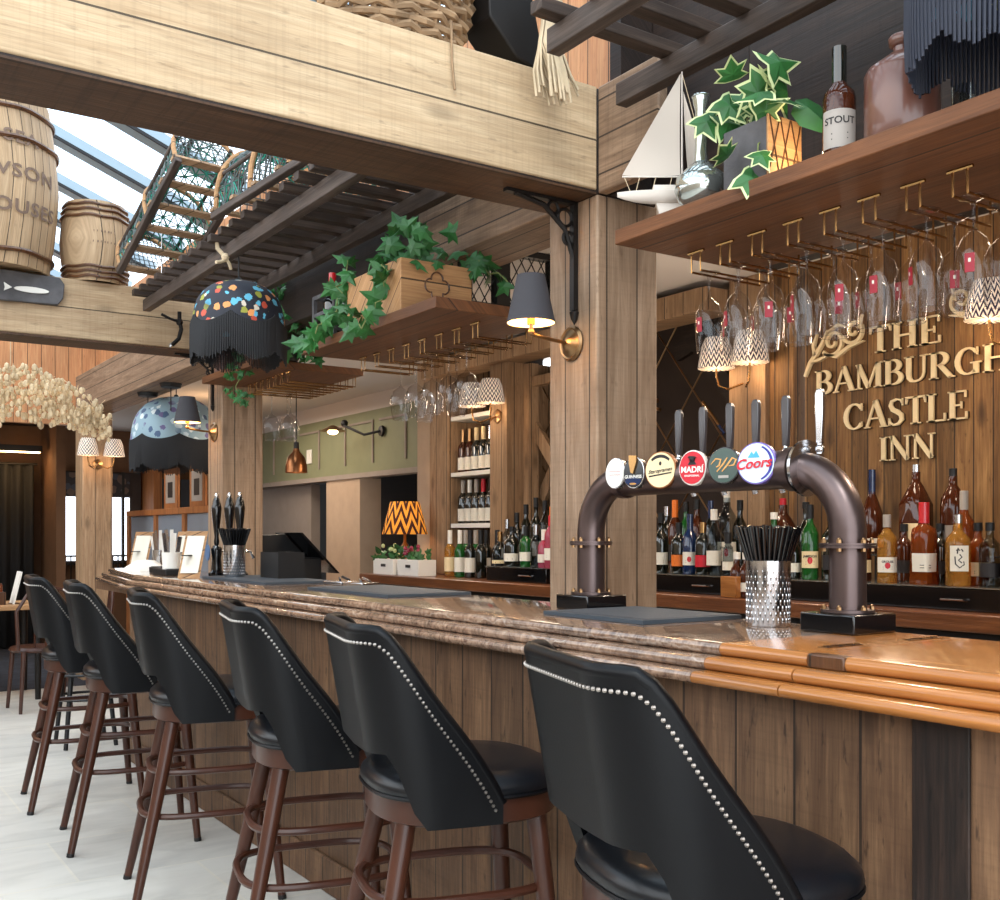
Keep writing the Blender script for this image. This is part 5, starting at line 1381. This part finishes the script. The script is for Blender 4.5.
MB().tube([(0, 0, 0), (-.03, .02, .04), (-.035, .02, .09), (-.0, .0, .12), (.02, 0, .15)], .010, 8).tube([(.01, .01, -.01), (-.03, -.01, -.03), (-.05, -.02, -.035)], .008, 8).tube([(0, 0, 0), (.02, 0, -.03), (.03, .01, -.05)], .008, 8).ball((0, 0, .0), .02, 8).build('rope', M['rope'], t)
fringed('fringed_lampshade', 'huge pale blue floral lampshade with black fringe hanging beyond the middle post', (2.52, 8.35, 2.075), .315, .32, .24, M['blue_floral'], M['fringe_black'], 7, .12)
fringed('fringed_lampshade', 'dark blue-fringed lampshade cut by the top right corner of the frame', (1.90, 1.17, 2.385), .11, .14, .15, M['floral'], M['fringe'], 6, .25)

# ---------------------------------------------------------------- wall sconces
def sconce(loc, label, rz=0):
    t = thing('wall_sconce', label, 'wall lamp', loc, rz)
    Mx = Matrix.Rotation(-PI / 2, 4, 'Y')
    MB().lathe([(0, 0), (.058, 0), (.060, .006), (.052, .014), (.046, .012), (.028, .022), (.018, .030), (0, .032)], n=28, M=Mx).build('wall_plate', M['brass_old'], t)
    MB().tube([(-.02, 0, 0), (-.09, 0, .005), (-.155, 0, .012), (-.168, 0, .02), (-.17, 0, .05)], .0065, 8).ball((-.17, 0, .02), .012, 8).build('arm', M['brass_old'], t)
    MB().cyl((-.17, 0, .045), (-.17, 0, .085), .013, n=12).build('lamp_holder', M['brass'], t)
    sh = MB().lathe([(.080, .05), (.046, .205), (.044, .205), (.078, .051)], (-.17, 0, 0), 32, caps=False).build('lamp_shade', M['shade_grey'], t)
    MB().lathe([(.0775, .0505), (.0437, .2045)], (-.17, 0, 0), 32, caps=False).build('shade_lining', M['warm_white'], sh)
    MB().ball((-.17, 0, .11), .02, 10).build('bulb', M['bulb'], t)
    lamp('POINT', 'sconce_light', (loc[0] - .17, loc[1], loc[2] + .03), 1.6, (1, .72, .42), .02)
    return t
sc1 = sconce((2.169, 2.80, 1.95), 'dark grey shaded brass wall lamp on the large post')
sconce((2.169, 6.40, 1.945), 'smaller-looking dark brass wall lamp on the middle post in front of the blue shade')
def double(loc, rz, label, glow=True):
    t = thing('double_wall_lamp', label, 'wall lamp', loc, rz)
    MB().lathe([(0, 0), (.045, 0), (.042, .010), (.02, .016), (0, .02)], n=20, M=Matrix.Rotation(-PI / 2, 4, 'Y'), wob=lambda a, z: 1 + .08 * math.cos(6 * a)).build('wall_plate', M['brass_old'], t)
    for s in (-1, 1):
        MB().tube([(-.01, 0, 0), (-.05, .02 * s, -.015), (-.10, .06 * s, -.04), (-.125, .10 * s, -.02), (-.13, .112 * s, .03), (-.13, .112 * s, .09)], .0055, 8).build('arm', M['brass'], t)
        c = (-.13, .112 * s, 0)
        sh = MB().lathe([(.092, .068), (.090, .09), (.074, .18), (.055, .222), (.0, .228)], n=28)
        o = sh.build('lamp_shade', M['zig_small'], t, ang=70); o.location = c
        MB().lathe([(0, .075), (.088, .0745)], n=28, caps=False).build('shade_glow', M['warm_white'], o)
        q = Matrix.Rotation(rz, 4, 'Z') @ Vector(c)
        if glow: lamp('POINT', 'wall_lamp_light', (loc[0] + q.x, loc[1] + q.y, loc[2] + .03), 1.1, (1, .66, .36), .03)
    return t
double((3.998, 3.70, 2.08), 0, 'double chevron-shaded brass wall lamp on the pale pillar right of the large post')
double((3.858, 5.78, 2.09), 0, 'double chevron-shaded wall lamp on the wine cabinet pillar, behind the balloon glasses')
double((3.998, 2.24, 2.08), 0, 'chevron-shaded wall lamp at the right frame edge beside the gold letters')
double((2.30, 9.978, 1.95), PI / 2, 'double pale chevron wall lamp on the farthest post')

# copper pendant, swing lamp, table lamp
t = thing('copper_pendant', 'small copper bell pendant lamp hanging on a long cord', 'pendant lamp', (2.96, 7.0, 1.75))
MB().lathe([(.078, 0), (.076, .05), (.060, .11), (.026, .15), (.02, .17), (.018, .17), (.024, .148), (.058, .108), (.074, .05)], n=28, caps=False).build('shade', M['copper'], t)
MB().lathe([(0, .15), (.020, .15), (.018, .215), (0, .22)], n=16).build('cap', M['black'], t); MB().cyl((0, 0, .21), (0, 0, .849), .004, n=8).build('cord', M['black'], t)
MB().ball((0, 0, .05), .028, 10).build('bulb', M['bulb'], t)
t = thing('swing_arm_lamp', 'black swing-arm wall lamp with glowing head on the green panelling', 'wall lamp', (4.384, 8.43, 2.24))
MB().lathe([(0, 0), (.05, 0), (.045, .02), (0, .025)], n=20, M=Matrix.Rotation(-PI / 2, 4, 'Y')).build('wall_plate', M['black'], t)
MB().tube([(-.02, 0, 0), (-.12, .12, -.03), (-.18, .22, .02), (-.20, .38, .07)], .012, 8).ball((-.19, .38, .09), .035, 10).build('arm', M['black'], t)
MB().lathe([(.02, .05), (.12, .0), (.118, -.003), (0, .03)], (-.24, .52, .03), 24, caps=False).build('shade', M['brass_old'], t); MB().ball((-.24, .52, .02), .05, 12, (1, 1, .5)).build('bulb', M['bulb'], t)
t = thing('table_lamp', 'table lamp with a large glowing orange and brown chevron shade', 'table lamp', (3.70, 6.76, 1.031))
MB().lathe([(0, 0), (.06, 0), (.06, .015), (.02, .03), (.035, .08), (.045, .14), (.03, .2), (.012, .23), (.010, .33), (0, .33)], n=20).build('base', M['brass_old'], t)
o = MB().lathe([(.165, 0), (.105, .235)], n=40, caps=False).build('lamp_shade', M['zig_lamp'], t, solid=.003); o.location = (0, 0, .285)
lamp('POINT', 'table_lamp_light', (3.70, 6.76, 1.42), 1.8, (1, .6, .28), .03)
t = thing('light_switch', 'small white switch plate on the sage green panelling', 'switch', (4.398, 10.05, 2.11)); MB().box((-.012, -.06, -.07), (.0, .06, .07)).build('plate', M['white'], t, bevel=.003); MB().box((-.017, -.02, -.03), (-.0125, .02, .03)).build('rocker', M['white'], t)

# baskets with plants on the back counter
for i, (y, x) in enumerate(((6.38, 3.58), (5.96 + .40, 3.58))):
    if i: continue
for i, (x, y) in enumerate(((3.56, 6.70), (3.58, 6.375))):
    t = thing('white_basket', ['white wooden tray basket with leafy bunch under the table lamp', 'second white tray basket with pink flowers next to the wine bottles'][i], 'basket', (x, y, 1.0305))
    b = MB(); w, l, h = .07, .15, .11
    b.box((-w, -l, 0), (w, -l + .01, h)).box((-w, l - .01, 0), (w, l, h)).box((-w, -l + .0101, 0), (-w + .01, l - .0101, h)).box((w - .01, -l + .0101, 0), (w, l - .0101, h)).box((-w + .01, -l + .01, 0), (w - .01, l - .01, .01)); b.build('basket', M['white'], t, bevel=.002)
    MB().box((-w - .002, -.04, .055), (-w - .0003, .03, .075)).build('name_tag', M['ink'], t)
    rr = random.Random(40 + i); a = MB(); c_ = MB()
    for k in range(26):
        leaf(a, (rr.uniform(-.05, .05), rr.uniform(-.13, .13), h - .01 + rr.uniform(0, .07)), (rr.uniform(-1, 1), rr.uniform(-1, 1), rr.uniform(.2, 1)), (-.7, -.6, .2), .06, k % 2)
    for k in range(10): c_.ball((rr.uniform(-.05, .03), rr.uniform(-.1, .12), h + .02 + rr.uniform(0, .08)), .016, 6)
    a.build('leaves', M['leaf'], t, smooth=False); c_.build('flowers' , M['gb_pink'] if i else M['leaf_l'], t)

# ---------------------------------------------------------------- on and over the beams
def barrel(name, label, loc, r, h, lines=(), bands=()):
    t = thing(name, label, 'barrel', loc)
    MB().lathe([(0, .015), (r * .80, .015), (r * .82, 0), (r * .86, 0), (r * .95, h * .25), (r, h * .5), (r * .95, h * .75), (r * .86, h), (r * .82, h), (r * .80, h - .02), (0, h - .02)], n=48).build('staves', M['barrel'], t, ang=50)
    for z in bands:
        k = r * (.86 + .14 * math.sin(PI * z)) + .003
        b = MB(); b.tube([(k * math.cos(2 * PI * i / 48), k * math.sin(2 * PI * i / 48), z * h + .004 * math.sin(i)) for i in range(48)], r * .025 + .004, 6, True); b.build('hoop', M['oak_end'], t)
    for s, z, size, a0 in lines:
        b = MB(); ro = lambda zz: r * (.86 + .14 * math.sin(PI * max(0, min(1, zz / h)))) + .004
        text_into(b, s, size, lambda u, v, d: (ro(z * h + v) * math.cos(a0 + u / r), ro(z * h + v) * math.sin(a0 + u / r), z * h + v), bold=.002, xs=1.25, spacing=1.1); b.build('stencil_lettering', M['ink_soft'], t)
    return t
barrel('wooden_barrel', 'big pale stencilled barrel at the left edge, standing on the far beam', (.90, 6.46, 2.766), .37, .93, (('SEA', .72, .095, -1.22), ('LAWSON', .52, .10, -1.42), ('HOUSES', .32, .10, -1.24)), (.08, .72, .90))
barrel('wooden_keg', 'small wooden keg with dark hoops standing on the far beam', (1.475, 6.46, 2.766), .195, .46, (), (.05, .11, .17, .80, .88, .95))
t = thing('driftwood_sign', 'dark grey driftwood board with a white fish shape on the far beam', 'board', (0, 0, 0))
MB().prism([(.55, 2.585), (1.24, 2.60), (1.268, 2.64), (1.275, 2.72), (1.25, 2.755), (.9, 2.765), (.55, 2.77)], lambda u, v, d: (u, 6.328 - d, v), 0, .03).build('board', M['slate'], t, bevel=.006)
MB().prism(ellipse(.09, .016, 1.10, 2.665, 20) , lambda u, v, d: (u, 6.297 - d, v), 0, .01).prism([(1.0, 2.667), (.96, 2.69), (.965, 2.665), (.96, 2.645)], lambda u, v, d: (u, 6.297 - d, v), 0, .01).build('fish_shape', M['white'], t)
for o in [q for q in bpy.data.objects if q.name.startswith('wooden_keg')]:
    b = MB(); rr = random.Random(15)
    for row, n_ in ((.27, 7), (.21, 9)):
        for i in range(n_):
            a0 = -1.85 + i * .1 + rr.uniform(-.015, .015); w_ = rr.uniform(.02, .045)
            b.poly([(.197 * math.cos(a), .197 * math.sin(a), z) for a, z in ((a0, row), (a0 + w_, row + .002), (a0 + w_, row + .014), (a0, row + .012))])
    b.build('faded_stencil_marks', M['ink_soft'], o)
# dried hops bunch
t = thing('dried_hops', 'big bunch of pale dried hops hanging at the left under the far beam', 'dried flowers', (1.20, 7.6, 2.20))
rr = random.Random(9); b = MB(); st = MB()
for i in range(900):
    u = rr.uniform(-1, 1); y = rr.gauss(0, .10); th = rr.uniform(0, 2 * PI); q = rr.random() ** .5
    x = u * .62; cz = .08 * math.cos(u * 1.2) - .16 * max(0, u) ** 2 + rr.gauss(0, .015); hh = .20 * (1 - .55 * u * u)
    p = Vector((x, math.cos(th) * q * .16, cz - .02 + math.sin(th) * q * hh))
    b.ball(p, rr.uniform(.011, .021), 5, (1, 1, 1.3))
    if i % 4 == 0: st.cyl(p, p + Vector((rr.uniform(-.06, .06), rr.uniform(-.05, .05), rr.uniform(-.02, .08))), .0018, n=4)
tag(b.build('hop_cones', M['hops'], t), kind='stuff'); tag(st.build('stalks', M['hops'], t), kind='stuff')
MB().cyl((0, 0, .1), (0, 0, 1.2), .003, n=5).cyl((-.5, -1.02, .3), (-.4, 0, .05), .003, n=5).build('string', M['rope'], t)
# lobster pots
def pot(label, M4, L=.75, w=.40, h=.34, teal=False, seed=1, hoops=3):
    t = thing('lobster_pot', label, 'lobster pot'); t.matrix_world = M4
    b = MB()
    for x in (-w / 2, w / 2): b.box((x - .018, -L / 2, 0), (x + .018, L / 2, .03))
    b.build('base_rail', M['rack'], t, bevel=.004)
    b = MB()
    for k in range(6): y = -L / 2 + .02 + (L - .04) * k / 5; b.box((-w / 2 - .02, y - .02, .0305), (w / 2 + .02, y + .02, .045))
    b.build('base_slats', M['pale_pillar'], t)
    arcp = lambda y, r=1.0: [(w / 2 * r * math.cos(PI * i / 14), y, .04 + h * r * math.sin(PI * i / 14) ** .8) for i in range(15)]
    for k in range(hoops):
        MB().tube(arcp(-L / 2 + .02 + (L - .04) * k / (hoops - 1)), .012, 8).build('hoop', M['crate'], t)
    MB().cyl((0, -L / 2, .04 + h), (0, L / 2, .04 + h), .014, n=8).cyl((w * .42, -L / 2, .04 + h * .55), (w * .42, L / 2, .04 + h * .55), .010, n=8).cyl((-w * .42, -L / 2, .04 + h * .55), (-w * .42, L / 2, .04 + h * .55), .010, n=8).build('top_rail', M['rack'], t)
    rr = random.Random(seed)
    for mt_, rs, tk in ((M['net'], .985, .007), (M['net_teal'], .95, .0055)):
        b = MB(); nx, ny = 12, 16
        g = {}
        for i in range(nx + 1):
            for j in range(ny + 1):
                a = PI * i / nx; y = -L / 2 + .02 + (L - .04) * j / ny
                sagk = rs * (1 - .06 * math.sin(PI * ((j / ny * 2) % 1))) + rr.uniform(-.025, .015)
                g[i, j] = b.v((w / 2 * sagk * math.cos(a), y + rr.uniform(-.01, .01), .04 + h * sagk * math.sin(a) ** .8))
        for i in range(0, nx):
            for j in range(0, ny):
                if mt_ is M['net_teal'] and rr.random() < (.35 if teal else .75): continue
                q = (g[i, j], g[i + 1, j], g[i + 1, j + 1], g[i, j + 1])
                b.f((q[0], q[1], q[2])) if (i + j) % 2 else b.f((q[0], q[1], q[3])); b.f((q[0], q[2], q[3])) if (i + j) % 2 else b.f((q[1], q[2], q[3]))
        o = b.build('netting' if mt_ is M['net'] else 'teal_netting', mt_, t, smooth=False)
        wm = o.modifiers.new('wire', 'WIREFRAME'); wm.thickness = tk; wm.use_replace = True
    # end nets
    b = MB()
    for y in (-L / 2 + .02, L / 2 - .02):
        for k in range(-6, 7):
            x = k * w / 13
            zt = .04 + h * max(0, 1 - (2 * x / w) ** 2) ** .45
            b.cyl((x, y, .04), (x * .8, y, zt), .003, n=4)
            b.cyl((-w / 2 * math.cos(PI * (k + 7) / 28), y, .04 + h * math.sin(PI * (k + 7) / 28) ** .8 * .98), (w / 2 * math.cos(PI * (k + 7) / 28), y, .04 + h * math.sin(PI * (k + 7) / 28) ** .8 * .98), .003, n=4)
    b.build('end_netting', M['net'], t)
    return t
def TM(loc, rx, ry, rz): return Matrix.Translation(loc) @ Matrix.Rotation(R(rz), 4, 'Z') @ Matrix.Rotation(R(ry), 4, 'Y') @ Matrix.Rotation(R(rx), 4, 'X')
pot('lobster pot tipped up steeply at the far end of the rack against the sky', TM((1.72, 5.62, 2.95), -30, 0, 8), .85, .36, .26, True, 5)
pot('lobster pot lying on the near half of the rack just below the big beam', TM((1.80, 4.05, 2.712), 0, 0, 3), 1.15, .42, .30, True, 8, 4)
# above the big beam
t = thing('wicker_basket', 'large round wicker basket on top of the big beam', 'basket', (1.50, 2.80, 2.767))
b = MB(); rr = random.Random(3)
for j in range(12):
    z = .012 + j * .024; r = .20 + .05 * math.sin(j / 11 * 2.2)
    b.tube([((r + .008 * math.sin(i * PI / 2 + j * PI)) * math.cos(2 * PI * i / 56), (r * .62 + .008 * math.sin(i * PI / 2 + j * PI)) * math.sin(2 * PI * i / 56), z + .004 * math.sin(i * PI / 2)) for i in range(56)], .011, 6, True)
b.build('weave', M['wicker'], t)
b = MB()
for i in range(20): a = 2 * PI * i / 20; b.tube([(.19 * math.cos(a), .12 * math.sin(a), 0), (.25 * math.cos(a), .155 * math.sin(a), .15), (.23 * math.cos(a), .142 * math.sin(a), .29)], .006, 5)
b.build('stakes', M['wicker'], t)
t = thing('twig_stem', 'single dry stem hanging over the face of the big beam', 'twig', (1.62, 2.655, 2.62)); MB().tube([(0, 0, 0), (-.008, .002, .08), (-.012, .0, .2)], .004, 6).build('stem', M['wicker'], t)
t = thing('rope_tassel', 'frayed rope tassel hanging over the end of the big beam', 'rope', (1.90, 2.55, 2.64))
rr = random.Random(6)
for k in range(60):
    a = rr.uniform(0, 2 * PI); q = rr.random(); x0, y0 = .02 * math.cos(a), .018 * math.sin(a)
    MB().tube([(x0, y0, .36), (x0 * 1.8, y0 * 1.3, .20), (x0 * 1.8 - .01, y0 * 1.3, .14), (.07 * q * math.cos(a), .035 * math.sin(a), .06), (.085 * q * math.cos(a) + .02, .03 * math.sin(a), rr.uniform(-.03, .03))], .0042, 5).build('strand', M['rope'], t)
MB().tube([(.02 * math.cos(i), .02 * math.sin(i), .17 + i * .002) for i in range(20)], .006, 5).build('binding', M['rope'], t)
t = thing('iron_scuttle', 'dark iron scoop resting between wicker basket and rope tassel', 'scuttle', (1.80, 2.80, 2.767))
MB().prism([(-.06, .42), (-.04, .12), (.06, .02), (.13, 0), (.15, .10), (.10, .30), (.02, .42)], lambda u, v, d: (u, d, v), -.12, .03).build('scoop', M['iron'], t, bevel=.006)
MB().tube([(.0, -.05, .40), (-.02, -.05, .50), (.05, -.05, .55), (.12, -.05, .42)], .006, 6).build('handle', M['iron'], t)
t = thing('orange_float', 'small orange net float on the beam behind the iron scoop', 'float', (1.98, 2.84, 2.767)); MB().lathe([(0, 0), (.05, .01), (.06, .06), (.055, .16), (.03, .2), (0, .2)], n=18).build('float', M['orange'], t)
# wrought iron brackets
def bracket(loc, label, rz=0, s=1.0):
    t = thing('iron_bracket', label, 'bracket', loc, rz)
    b = MB()
    b.tube([(-.01 * s, 0, -.34 * s), (-.012 * s, 0, -.2 * s), (-.05 * s, 0, -.10 * s), (-.14 * s, 0, -.03 * s), (-.26 * s, 0, -.01 * s)], .009 * s, 6)
    b.box((-.02 * s, -.012 * s, -.38 * s), (-.0005, .012 * s, -.0005)).box((-.30 * s, -.012 * s, -.012 * s), (-.02 * s, .012 * s, -.0005))
    for c, r in (((-.05, -.06), .03), ((-.10, -.035), .022), ((-.035, -.13), .022)):
        b.tube([(c[0] * s + r * s * math.cos(a), 0, c[1] * s + r * s * math.sin(a)) for a in [2 * PI * i / 16 for i in range(16)]], .006 * s, 6, True)
    b.build('scrollwork', M['iron'], t); MB().lathe([(0, -.43 * s), (.012 * s, -.41 * s), (.018 * s, -.385 * s), (.0, -.37 * s)], (-.008 * s, 0, 0), 10).build('finial', M['iron'], t)
    return t
bracket((2.169, 2.78, 2.416), 'wrought-iron scroll bracket on the large post under the big beam', 0, .95)
bracket((2.169, 6.42, 2.416), 'wrought-iron bracket on the middle post under the far beam', 0, .8)
t = thing('iron_hook', 'black twisted iron hook hanging from the far end of the lobster pot rack', 'hook', (1.86, 6.1, 2.60))
MB().tube([(0, 0, 0), (0, 0, -.05), (.01, 0, -.10), (-.01, -.02, -.16), (-.05, -.03, -.20)], .012, 8).tube([(0, 0, -.06), (-.06, -.02, -.05), (-.11, -.02, -.03)], .008, 6).ball((0, 0, -.06), .022, 8).build('hook', M['iron'], t)
MB().ball((-.06, -.035, -.205), .014, 8).build('silver_tip', M['steel'], t)
t = thing('spotlight', 'small dark spotlight under the far beam beside the middle post', 'spotlight', (2.06, 6.30, 2.50)); MB().cyl((0, .028, 0), (0, -.03, -.01), .035, .04, 20).build('housing', M['brass_old'], t); MB().cyl((0, -.0305, -.0105), (0, -.033, -.0105), .028, n=20).build('lens', M['black'], t)
# two little ceiling roses over the blue shade, on the beam beyond
for i, (y) in enumerate((7.75, 8.35)):
    t = thing('ceiling_rose', ['near black ceiling rose under the grey beam beyond the middle post', 'far black ceiling rose under the grey beam, above the blue shade'][i], 'ceiling fitting', (2.30, y, 2.4165)); MB().lathe([(0, -.03), (.07, -.03), (.08, 0), (0, 0)], n=24).build('rose', M['black'], t)
    MB().cyl((0, 0, -.03), (0 , 0, -.20), .004, n=6).build('cord', M['black'], t)

# ---------------------------------------------------------------- dining end
pt = thing('screen_partition', 'oak screen with reeded glass panes beyond the end of the bar', 'partition', (0, 0, 0))
b = MB(); XP = 2.75
b.box((XP, 8.0, 1.49), (XP + .07, 10.75, 1.545)).box((XP, 8.0, .0), (XP + .07, 10.75, .9))
b.build('rail', M['orange_wood'], pt, bevel=.004)
for y in (8.0, 8.9, 9.75, 10.68): MB().box((XP + .003, y, .9005), (XP + .067, y + .07, 1.4895)).build('upright', M['orange_wood'], pt, bevel=.004)
m, nt, out = nm('reeded_glass'); v_, sp_n = coords(nt)
w_ = mth(nt, 'SINE', mth(nt, 'MULTIPLY', sp_n[1], 220.0)); princ(nt, out, s2l((136, 146, 158)), .25, 0, .3, .5, w_, .5, .01)
for y in (8.07, 8.97, 9.82): MB().box((XP + .03, y + .0005, .9005), (XP + .036, y + (.83 if y < 9 else .78 if y < 9.5 else .86) - .001, 1.4895)).build('glass_pane', m, pt)
# far wall: window, curtains, pictures, shutters
wf = thing('window_2', 'x', 'window'); del wf['category']; del wf['label']; wf['kind'] = 'structure'
MB().box((2.55, 13.38, .95), (3.60, 13.40, 2.08)).build('frame', M['dark_wall'], wf)
MB().box((2.60, 13.37, 1.0), (3.46, 13.379, 1.77)).build('pane', M['white_out'], wf)
MB().box((2.60, 13.34, 1.78), (3.46, 13.379, 2.06)).build('patterned_blind', floral('dark_patterned_blind', (40, 34, 34), [(90, 70, 60), (60, 60, 70)], 9), wf)
MB().box((2.84, 13.33, .95), (2.90, 13.378, 2.08)).box((3.36, 13.33, .95), (3.39, 13.378, 2.08)).build('mullion', M['iron'], wf)
b = MB()
for k in range(14): b.cyl((2.62 + k * .06, 13.2, .75), (2.62 + k * .06, 13.2, 1.06), .008, n=6)
b.box((2.58, 13.19, 1.05), (3.46, 13.21, 1.07)); 
for k in range(2): b.box((2.58 + .86 * k, 13.18, 0), (2.60 + .86 * k, 13.22, 1.07))
tag(b.build('black_railing', M['iron'], None), 'low black railing below the bright far window', 'railing')
t = thing('black_curtain', 'long black pleated curtain under a brass picture light at the far left', 'curtain', (1.95, 13.2, 0))
b = MB(); P = [(-.75 + i * .0125, .03 * math.sin(i * .55)) for i in range(91)]
for (x, y), (x2, y2) in zip(P, P[1:]): b.poly([(x, y, .02), (x2, y2, .02), (x2, y2, 2.12), (x, y, 2.12)])
bmesh.ops.remove_doubles(b.bm, verts=b.bm.verts, dist=.0005)
b.build('fabric', M['curtain'], t, solid=.01, ang=80)
MB().cyl((-.78, 0, 2.13), (.42, 0, 2.13), .015, n=10).build('rail', M['iron'], t)
for x in (-.7, .36): MB().box((x - .012, 0, 2.12), (x + .012, .295, 2.14)).build('rail_bracket', M['iron'], t)
t = thing('picture_light', 'brass-lit black strip light above the curtain', 'wall lamp', (2.10, 13.0, 2.26)); MB().box((-.28, -.05, 0), (.28, .05, .07)).box((-.02, .05, .02), (.02, .499, .05)).build('housing', M['black'], t); MB().box((-.26, -.04, -.012), (.26, .04, -.0005)).build('light_strip', M['bulb'], t)
struct(bx('trim_13', M['brown_wall'], (2.46, 12.6, 0), (2.56, 13.499, 2.6)))
struct(bx('trim_14', M['orange_wood'], (3.62, 12.9, 0), (3.72, 13.499, 2.6)))
for i, x in enumerate((3.80, 4.12)):
    tag(MB().box((x, 13.46, 1.0), (x + .28, 13.4995, 2.02)).build('slate_panel', plain('slate_grey_panel', (66, 72, 84), .5) if i == 0 else bpy.data.materials['slate_grey_panel'], None, bevel=.004), ['left slate-grey panel on the far wall above the oak screen', 'right slate-grey panel on the far wall above the oak screen'][i], 'panel')
for i, y in enumerate((9.55, 8.80)):
    t = thing('framed_print', ['left of two small oak-framed prints above the screen', 'right of two small oak-framed prints above the screen'][i], 'picture', (2.83, y, 1.546), 0)
    MB().box((0, -.20, 0), (.025, .20, .36)).build('frame', M['orange_wood'], t, bevel=.004)
    MB().box((-.002, -.14, .05), (-.0003, .14, .31)).build('print', M['paper_grey'], t); MB().box((-.004, -.07, .10), (-.0022, .07, .24)).build('dark_image', M['ink'], t)
lamp('POINT', 'corner_glow', (3.2, 9.6, 2.25), 7, (1, .62, .32), .1)
lamp('POINT', 'window_glow', (2.95, 12.6, 1.6), 5, (.9, .95, 1), .3)
lamp('POINT', 'curtain_glow', (2.1, 12.9, 2.1), 4, (1, .6, .28), .1)
# dining table and chairs at the left
def dchair(loc, rz, label):
    t = thing('dining_chair', label, 'chair', loc, R(rz))
    MB().lathe([(0, .44), (.20, .44), (.215, .455), (.20, .475), (0, .48)], n=24).build('seat', M['walnut'], t)
    for x, y in ((-.15, -.15), (-.15, .15), (.15, -.15), (.15, .15)): MB().tube([(x, y, .45), (x * 1.2, y * 1.2, 0)], [.018, .013], 8).build('leg', M['walnut'], t)
    MB().tube([(-.16, -.19, .46), (-.19, -.21, .75), (-.20, -.12, .90), (-.205, 0, .93), (-.20, .12, .90), (-.19, .21, .75), (-.16, .19, .46)], .014, 8).build('back_frame', M['walnut'], t)
    for y in (-.08, 0, .08): MB().cyl((-.17, y, .46), (-.203, y, .92), .007, n=6).build('spindle', M['walnut'], t)
    return t
t = thing('dining_table', 'pale-topped wooden dining table at the left edge behind the farthest stool', 'table', (.95, 9.35, 0))
MB().box((-.9, -.38, .72), (.78, .38, .755)).build('tabletop', M['crate'], t, bevel=.006)
for x, y in ((-.8, -.3), (.68, -.3), (-.8, .3), (.68, .3)): MB().tube([(x, y, .72), (x, y, 0)], [.03, .022], 10).build('leg', M['iron'], t)
dchair((1.55, 8.55, 0), 95, 'dark bentwood chair on the near side of the dining table')
dchair((2.02, 9.15, 0), 170, 'dark bentwood chair at the right end of the dining table')
dchair((1.3, 10.3, 0), -90, 'dark bentwood chair on the far side of the dining table')
dchair((.75, 8.6, 0), 85, 'dark bentwood chair at the left frame edge by the dining table')
t = thing('menu_stand', 'white menu leaning upright on the dining table', 'menu', (1.50, 9.25, .756)); MB().obox((0, 0, .13), Vector((.03, 0, .13)), Vector((0, .09, 0)), Vector((.006, 0, -.0015))).build('menu', M['white'], t); MB().box((-.05, -.05, 0), (.02, .05, .008)).build('foot', M['oak_end'], t)
t = thing('condiment_box', 'small brown condiment box on the dining table beside the menu', 'box', (1.34, 9.2, .756)); MB().box((-.07, -.06, 0), (.07, .06, .10)).build('box', M['oak_end'], t, bevel=.003)
for x in (-.035, .035): MB().lathe([(0, .1005), (.02, .1005), (.02, .15), (.01, .17), (0, .17)], (x, 0, 0), 12).build('shaker', M['gb_amber'], t)
